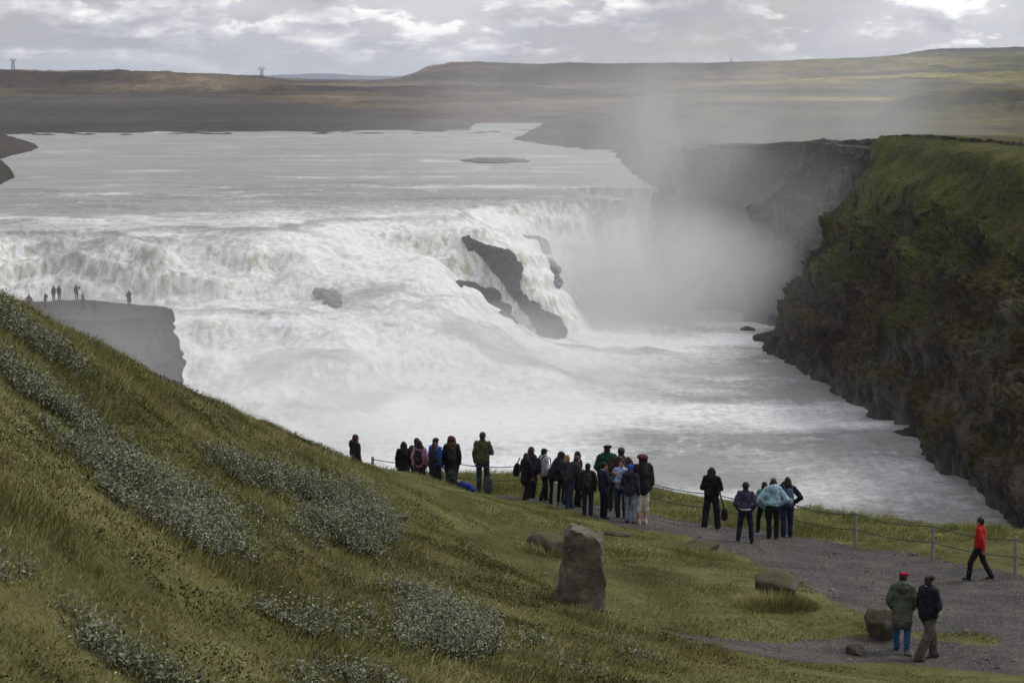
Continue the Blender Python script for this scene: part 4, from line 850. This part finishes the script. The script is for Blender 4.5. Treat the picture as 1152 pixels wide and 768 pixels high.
nz = t.n('ShaderNodeSeparateXYZ', None, Vector=t.n('ShaderNodeNewGeometry').outputs['Normal']).outputs[2]
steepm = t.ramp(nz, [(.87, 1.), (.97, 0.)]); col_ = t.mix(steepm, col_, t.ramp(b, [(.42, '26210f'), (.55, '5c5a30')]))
bank = t.attr('bank'); col_ = t.mix(bank, col_, t.ramp(f, [(.36, '38352f'), (.5, '494540'), (.64, '5c5750')]))  # cloud shadow on the far bank put into the colour as darker soil
M_heath = t.out(col_, .98, t.bump(f, .5, 3.), .05)
M_far = M_heath
u_ = V[:, 0]/V[:, 1]*F+576; py_ = HOR-V[:, 2]/V[:, 1]*F
bank_shade = sstep(2060, 1850, V[:, 1]+fbm(xyz(V[:, 0]/120, V[:, 1]/200), 3, 90)*170+np.clip(u_-250, 0, 500)*3.2)*sstep(800, 640, u_)  # where the far slope is painted as lying under cloud shadow
hm = dc > 3300
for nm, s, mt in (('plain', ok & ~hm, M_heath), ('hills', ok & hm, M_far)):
    v, f_, at_ = compact(V, FC[s], {'bank': bank_shade}); tag(mesh_np(nm, v, f_, mt, attrs=at_), kind='structure')
# side channel water
q = [at_z(px, py, ZU+.1) for px, py in ((532,139.5),(545,138.2),(580,137.8),(618,138.5),(612,141),(585,142.5),(560,142.2),(540,141))]
bm = bmesh.new(); vs_ = [bm.verts.new(x) for x in q]; bm.faces.new(vs_); me = bpy.data.meshes.new('side_channel'); bm.to_mesh(me); bm.free(); me.materials.append(M_water)
o = bpy.data.objects.new('side_channel', me); COL.objects.link(o); tag(o, kind='structure')
# everything beyond the last hills: one low ground sheet to the horizon
bm = bmesh.new(); bmesh.ops.create_grid(bm, x_segments=8, y_segments=8, size=1); 
for v in bm.verts: v.co = Vector((v.co.x*22000, v.co.y*16000+14000, -62))
me = bpy.data.meshes.new('ground'); bm.to_mesh(me); bm.free(); me.materials.append(M_heath); o = bpy.data.objects.new('ground', me); COL.objects.link(o); tag(o, kind='structure')
# distant blue range
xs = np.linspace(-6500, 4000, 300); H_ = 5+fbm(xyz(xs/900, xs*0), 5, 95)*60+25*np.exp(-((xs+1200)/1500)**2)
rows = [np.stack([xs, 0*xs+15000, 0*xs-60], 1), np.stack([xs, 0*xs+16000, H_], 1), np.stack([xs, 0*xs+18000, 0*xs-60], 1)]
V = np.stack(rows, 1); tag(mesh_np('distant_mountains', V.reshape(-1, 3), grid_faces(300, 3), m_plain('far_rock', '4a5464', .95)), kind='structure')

# ================================================================== ROCKS IN AND BY THE RIVER
M_wet = m_rock('wet_rock', '1b1b1d', '302f30', '4a494a', .25, .8); M_ledge = m_rock('ledge_rock', '121112', '232122', '454243', .5, 1.2)
def outline_block(name, outl, zt, zb, mat, seed, flare=.06, rough=1.6, top_rough=.4, label=None, cat=None, kind=None):
    P = np.array(outl); n = 260; per = np.vstack([P, P[:1]]); L = np.concatenate([[0], np.cumsum(np.linalg.norm(np.diff(per, axis=0), axis=1))])
    s = np.linspace(0, L[-1], n, endpoint=False); ox = np.interp(s, L, per[:, 0]); oy = np.interp(s, L, per[:, 1])
    for _ in range(4): ox = (np.roll(ox, 1)+2*ox+np.roll(ox, -1))/4; oy = (np.roll(oy, 1)+2*oy+np.roll(oy, -1))/4
    c = np.array([ox.mean(), oy.mean()]); rows = []
    for k in range(60):
        tt = k/59; z = zb+(zt-zb)*tt; sc = 1+flare*(1-tt)**1.5-.045*max(0, (tt-.72)/.28)**2.2; rows.append(np.stack([c[0]+(ox-c[0])*sc, c[1]+(oy-c[1])*sc, 0*ox+z], 1))
    for k in range(1, 26): sc = .955*(1-k/25*.999); rows.append(np.stack([c[0]+(ox-c[0])*sc, c[1]+(oy-c[1])*sc, 0*ox+zt+.25*min(k, 6)/6], 1))
    V = np.array(rows); R = V.reshape(-1, 3).copy(); side = np.repeat((np.arange(85) < 60).astype(float), n)
    o_ = R[:, :2]-c; o_ /= np.linalg.norm(o_, axis=1)[:, None]+1e-6
    a = fbm(np.stack([R[:, 0]/9, R[:, 1]/9, R[:, 2]/14], 1), 5, seed, .6)*rough*1.6+fbm(np.stack([R[:, 0]/2.2, R[:, 1]/2.2, R[:, 2]/8], 1), 3, seed+1)*rough*.4+np.round(np.sin(R[:, 2]*.9)*1.2)*rough*.22
    fall = np.where(side > 0, 1, 0)*1.; R[:, :2] += o_*(a*fall)[:, None]; R[:, 2] += fbm(R/5, 3, seed+2)*top_rough*(1-side*.5)
    Fc = [[k*n+i, k*n+(i+1) % n, (k+1)*n+(i+1) % n, (k+1)*n+i] for k in range(84) for i in range(n)]
    o = mesh_np(name, R, np.array(Fc), mat, smooth=False, loc=(c[0], c[1], zb)); return tag(o, label, cat, kind=kind)
lt = [at_y(-330,346,224)[:2], at_y(-250,341,232)[:2], at_y(0,340,231)[:2], at_y(90,341,230)[:2], at_y(160,343,227)[:2], at_y(186,346,225)[:2], at_y(199,352,222)[:2], at_y(203,356,219)[:2], at_y(188,358,215)[:2], at_y(120,358,213)[:2], at_y(40,358,213)[:2], at_y(-200,360,211)[:2]]
outline_block('rock_ledge', lt, -25.75, -52, M_ledge, 41, .16, 3.0, .7, kind='structure')
M_awash = m_rock('awash_rock', '4a4a4b', '68696a', '8f9192', .2, .5)
def chain(label, pts, mat, seed, sq=.75, sink=.3):
    """rock rib standing out of the fall: overlapping noisy boulders swept along a line, one mesh"""
    c = [(water_hit(px, py)-np.array([0, 0, sink]), r*.9) for px, py, r in pts]; VV = []; FF = []; k = 0; V0, F0 = ICO[4]
    for (a, ra), (b, rb) in zip(c[:-1], c[1:]):
        for s in np.linspace(0, 1, 4, endpoint=False):
            ctr = a+(b-a)*s; r = ra+(rb-ra)*s; v = V0*np.array([r*1.1, r*1.2, r*sq]); v = v*.8+ctr; d = fbm(v/2.6, 5, seed, .7)*2.0+fbm(v/8, 2, seed+3)*1.6
            VV.append(ctr+(v-ctr)*(1+d/1.7*np.minimum(1, 1.6/r))[:, None]); FF.append(F0+k); k += len(V0)
    o = mesh_np('rock_outcrop', np.concatenate(VV), np.concatenate(FF), mat, smooth=False, loc=tuple(c[0][0])); tag(o, label, 'rock')
chain('long dark rock rib running down through the falls, from the lip to the pool', [(524,268,1.6),(543,281,2.5),(560,294,3.3),(572,306,2.8),(577,325,2.3),(589,343,1.8),(598,352,2.0),(612,366,3.2),(622,378,2.2)], M_wet, 61, .95)
chain('smaller dark rock step in the falls left of the long rib', [(515,318,1.2),(535,321,1.8),(551,331,2.1),(560,345,2.0),(568,357,1.6),(574,366,1.2)], M_wet, 62, .8)
chain('dark half covered rock face beneath the upper lip, right of the long rib', [(590,268,1.4),(602,272,2.0),(615,288,1.3),(621,306,1.8),(624,320,1.4)], M_awash, 63, .75)
chain('smooth grey boulder awash in the middle of the white cascade', [(367,326,2.2),(372,337,2.9),(378,348,2.2)], M_awash, 64, .8, .7)
chain('small dark rock poking out low in the cascade', [(516,400,.9),(518,403,1.0)], M_wet, 65)
chain('dark wet rocks at the far left edge just above the ledge', [(-12,312,2.2),(-2,310,1.6),(3,314,1.1)], M_wet, 66)
M_bar = m_rock('gravel_bar', '35322f', '4b4743', '65605a', .3, .4)
def bar(px, py, dx, dy, h, label, seed):
    c = at_z(px, py, ZU); rock('gravel_island', (c[0], c[1], ZU-.1), (dx, dy, h), M_bar, label, 'island', seed, 5, planes=0, rough=.25)
bar(556, 181.5, 23, 34, 2.4, 'low dark gravel island in the upper river near its right bank', 71)
# rocks on the canyon shore
M_shore = m_rock('shore_rock', '151210', '28231e', '423b33', .5, .3)
rg = np.random.default_rng(5)
SHORE = [(1136,596,4,'wet dark shore rock touching the right edge of the photo'),(1075,546,3.4,'dark shore rock under the canyon wall above the red jacket'),(1010,496,4.2,'shoulder of dark rock on the canyon shore below the broad bend'),
 (948,437,4.5,'dark rock spur poking into the river halfway along the canyon shore'),(852,384,5,'low black point of rock where the near canyon wall meets the water'),(838,374,2.6,'black reef rock lying in the water off the low point')]
for i, (px, py, s, lb) in enumerate(SHORE):
    c = at_z(px, py, ZL); rock('shore_rock', (c[0]+(2.2 if i < 5 else .5), c[1]+1., ZL+.1), (s*1.5, s*1.3, s*.8), M_shore, lb, 'rock', 80+i, 4, 12, .1, rz=rg.uniform(0, 3))

# ================================================================== PYLONS
M_steel = m_plain('galvanised', '4a4c50', .6, .4)
def pylon(px, Y, h, label):
    x = (px-576)/F*Y; z = float(land_h(np.array([x]), np.array([Y]))[0]); root = empty('pylon', (x, Y, z)); tag(root, label, 'pylon', 'transmission pylons on the skyline')
    def bars(name, L, r):
        Vs = []; Fs4 = []; Fs3 = []; k = 0
        for a, b in L:
            v, f = tube_np([a, b], r, 4); Vs.append(v); Fs4.append(f[0]+k); Fs3.append(f[1]+k); k += len(v)
        o = mesh_np(name, np.concatenate(Vs), [np.concatenate(Fs4), np.concatenate(Fs3)], M_steel, smooth=False); o.parent = root
    w = h*.13; L = []
    for sx in (-1, 1):
        for sy in (-1, 1): L.append((np.array([sx*w, sy*w, -2.]), np.array([sx*w*.55, sy*w*.3, h*.8])))
    for k in range(5):
        z0, z1 = h*.16*k, h*.16*(k+1); q0 = w*(1-.45*k/5); q1 = w*(1-.45*(k+1)/5)
        L += [(np.array([-q0, -q0, z0]), np.array([q1, -q1, z1])), (np.array([q0, -q0, z0]), np.array([-q1, -q1, z1]))]
    bars('tower', L, h*.014)
    bars('crossarm', [(np.array([-h*.30, 0, h*.8]), np.array([h*.30, 0, h*.8])), (np.array([-h*.30, 0, h*.8]), np.array([-h*.1, 0, h*.93])), (np.array([h*.30, 0, h*.8]), np.array([h*.1, 0, h*.93])), (np.array([-h*.1, 0, h*.8]), np.array([-h*.1, 0, h])), (np.array([h*.1, 0, h*.8]), np.array([h*.1, 0, h]))], h*.014)
pylon(20, 2500, 16, 'thin lattice pylon on the plateau at the far left'); pylon(297, 2900, 19, 'lattice pylon with two masts left of the round hill'); pylon(309, 4200, 12, 'smallest pylon just right of the left hand pair'); pylon(820, 5200, 19, 'faint pylon on the hills right of the centre')

# ================================================================== MIST
def mist(name, label, loc, dims, dens, seed, scale=1., lo=.42, hi=.72, rot=(0, 0, 0), power=1.6, sub=3):
    V, Fc = ICO[sub]; V = V*np.array(dims)/2
    t = NT(name); tc = t.n('ShaderNodeTexCoord').outputs['Object']; n = t.map(tc, tuple(2./d for d in dims))
    r = t.n('ShaderNodeVectorMath', {'operation': 'LENGTH'}, i0=n).outputs['Value']
    g = t.math('POWER', t.math('SUBTRACT', 1., r, True), power)
    ns = t.ramp(t.noise(t.map(tc, (1, 1, .6), loc=(seed*7., 3, 1)), scale/30., 4, .55, .4), [(lo, .12), (hi, 1.)])
    d = t.math('MULTIPLY', t.math('MULTIPLY', g, ns), dens)
    v = t.n('ShaderNodeVolumePrincipled', None, Density=d, Anisotropy=.3); v.inputs['Color'].default_value = (.995, .998, 1, 1)
    o_ = t.n('ShaderNodeOutputMaterial'); t.t.links.new(v.outputs[0], o_.inputs['Volume'])
    o = mesh_np(name, V, Fc, t.m); o.location = loc; o.rotation_euler = rot; tag(o, label, 'mist', kind='stuff'); return o
A = lambda px, py, Y: tuple(at_y(px, py, Y))
mist('spray', 'dense spray boiling up where the great fall meets the canyon', A(700, 345, 396), (84, 44, 48), .20, 1, 1.3, .28, .62, power=1.0)
mist('spray', 'tall column of spray rising along the far end of the canyon', A(768, 248, 430), (58, 38, 84), .095, 2, 1.1, .32, .70, power=1.7)
mist('spray', 'pale spray hanging in the recess before the far canyon cliff', A(875, 265, 379), (50, 18, 50), .03, 7, 1., .2, .6, power=.9)
mist('drifting_mist', 'thin veil of mist drifting up and right over the plain', A(800, 150, 445), (210, 76, 62), .045, 3, .8, .30, .72, power=1.5)
mist('spray', 'low spray over the left part of the cascade', A(370, 465, 262), (100, 40, 28), .10, 4, 1.5, .30, .64, power=1.1)
mist('spray', 'bluish spray in front of the rock ledge', A(120, 405, 196), (46, 20, 20), .05, 5, 1.5, .2, .55, power=.9)
mist('spray', 'spray spreading over the pool below the rock rib', A(540, 425, 305), (84, 50, 26), .10, 6, 1.3, .30, .66, power=1.1)
mist('spray', 'spray lifting past the right end of the lip of the falls', A(742, 268, 404), (36, 24, 40), .035, 9, 1.3, .25, .6, power=1.0)
mist('spray', 'fine spray hanging in front of the whole cascade', A(430, 330, 312), (150, 44, 36), .014, 8, 1., .25, .65, power=.8)

# air
bm = bmesh.new(); bmesh.ops.create_cube(bm, size=1)
for v in bm.verts: v.co = Vector((v.co.x*24000, v.co.y*19000+9300, v.co.z*(190+63)+(190-63)/2))
me = bpy.data.meshes.new('haze'); bm.to_mesh(me); bm.free(); t = NT('haze'); v = t.n('ShaderNodeVolumePrincipled', None, Density=.00005, Anisotropy=.0); v.inputs['Color'].default_value = (.80, .86, 1, 1)
o_ = t.n('ShaderNodeOutputMaterial'); t.t.links.new(v.outputs[0], o_.inputs['Volume']); me.materials.append(t.m); o = bpy.data.objects.new('haze', me); COL.objects.link(o); tag(o, kind='stuff')

# ================================================================== SKY, SUN, CAMERA
SUN_EL, SUN_AZ = math.radians(48), math.radians(62)          # azimuth clockwise from +Y (straight ahead), towards +X
t = NT('World', True); SC.world = t.m
sky = t.n('ShaderNodeTexSky', {'sky_type': 'NISHITA', 'sun_disc': False, 'sun_elevation': SUN_EL, 'sun_rotation': SUN_AZ})
tc = t.n('ShaderNodeTexCoord').outputs['Generated']; sp = t.n('ShaderNodeSeparateXYZ', None, Vector=tc)
el = sp.outputs[2]
vec = t.n('ShaderNodeCombineXYZ', None, X=t.math('MULTIPLY', sp.outputs[0], 15.), Y=t.math('MULTIPLY', sp.outputs[1], 15.), Z=t.math('MULTIPLY', t.math('POWER', t.math('ABSOLUTE', el), .85), 27.))
n2 = t.noise(t.map(vec, (1, 1, 1), loc=(5, 2, 8)), .5, 3, .5)
def cloud(v, d): return t.noise(v, 1.0, d, .60, 0.)
wv_ = t.mix(.30, vec, t.noise(vec, .9, 2, .5).outputs['Color'], 'ADD')
ca = cloud(wv_, 9); cb = cloud(t.map(wv_, loc=(.05, 0, .26)), 5)
lit = t.math('MULTIPLY', t.math('SUBTRACT', ca, cb), 1.15)           # tops catch the light, bases stay grey
grey = t.ramp(n2, [(.34, (2.2, 2.32, 2.62)), (.5, (3.15, 3.25, 3.5)), (.66, (4.4, 4.43, 4.55))])
puff = t.ramp(t.math('ADD', t.math('MULTIPLY', lit, 2.6), t.math('ADD', t.math('MULTIPLY', n2, .9), -.02)), [(.22, (2.75, 2.84, 3.05)), (.45, (3.9, 3.98, 4.2)), (.62, (5.3, 5.33, 5.4)), (.85, (7.4, 7.35, 7.2))])
cl = t.mix(t.ramp(ca, [(.47, 0.), (.505, 1.)]), grey, puff)
hor_ = t.ramp(el, [(.06, (1.3, 1.28, 1.28)), (.35, (1.05, 1.05, 1.07))])
glow = t.ramp(t.math('ADD', t.math('MULTIPLY', sp.outputs[0], 3.), t.math('MULTIPLY', el, 6.)), [(.45, .96), (1., 1.3)])
clg = t.mix(1., t.mix(1., cl, hor_, 'MULTIPLY'), glow, 'MULTIPLY')
thin = t.ramp(t.math('ADD', t.math('MULTIPLY', n2, .6), t.math('MULTIPLY', ca, .4)), [(.36, .45), (.48, .97)])
low = t.ramp(el, [(0., (5.4, 5.7, 6.3)), (.012, (5.8, 6.0, 6.5))])
m0 = t.mix(t.ramp(el, [(0., .15), (.014, 1.)]), low, clg)
fin = t.mix(thin, sky.outputs[0], m0)
bg = t.n('ShaderNodeBackground', None, Color=fin, Strength=.1); wo = t.n('ShaderNodeOutputWorld'); t.t.links.new(bg.outputs[0], wo.inputs['Surface'])
t.m.cycles.sampling_method = 'MANUAL'; t.m.cycles.sample_map_resolution = 256
ld = bpy.data.lights.new('sun', 'SUN'); ld.energy = 1.5; ld.angle = math.radians(12); ld.color = (1, .955, .89); lo_ = bpy.data.objects.new('sun', ld); COL.objects.link(lo_)
sd = Vector((math.sin(SUN_AZ)*math.cos(SUN_EL), math.cos(SUN_AZ)*math.cos(SUN_EL), math.sin(SUN_EL))); lo_.rotation_euler = sd.to_track_quat('Z', 'Y').to_euler()
cd = bpy.data.cameras.new('camera'); cam = bpy.data.objects.new('camera', cd); COL.objects.link(cam); SC.camera = cam
cd.sensor_width = 36; cd.lens = F*36/1152; cd.clip_start = .2; cd.clip_end = 60000; cam.location = (0, 0, 0); cam.rotation_euler = (math.pi/2-TH, 0, 0)
vs = SC.view_settings; vs.view_transform = 'Standard'; vs.look = 'None'; vs.gamma = 1; vs.exposure = .42; vs.use_curve_mapping = False
SC.render.engine = 'CYCLES'; cy = SC.cycles; cy.use_denoising = True; cy.max_bounces = 4; cy.diffuse_bounces = 2; cy.glossy_bounces = 2; cy.transmission_bounces = 2; cy.volume_bounces = 2
cy.volume_step_rate = 2.; cy.volume_max_steps = 64; cy.use_adaptive_sampling = True; cy.adaptive_threshold = .03
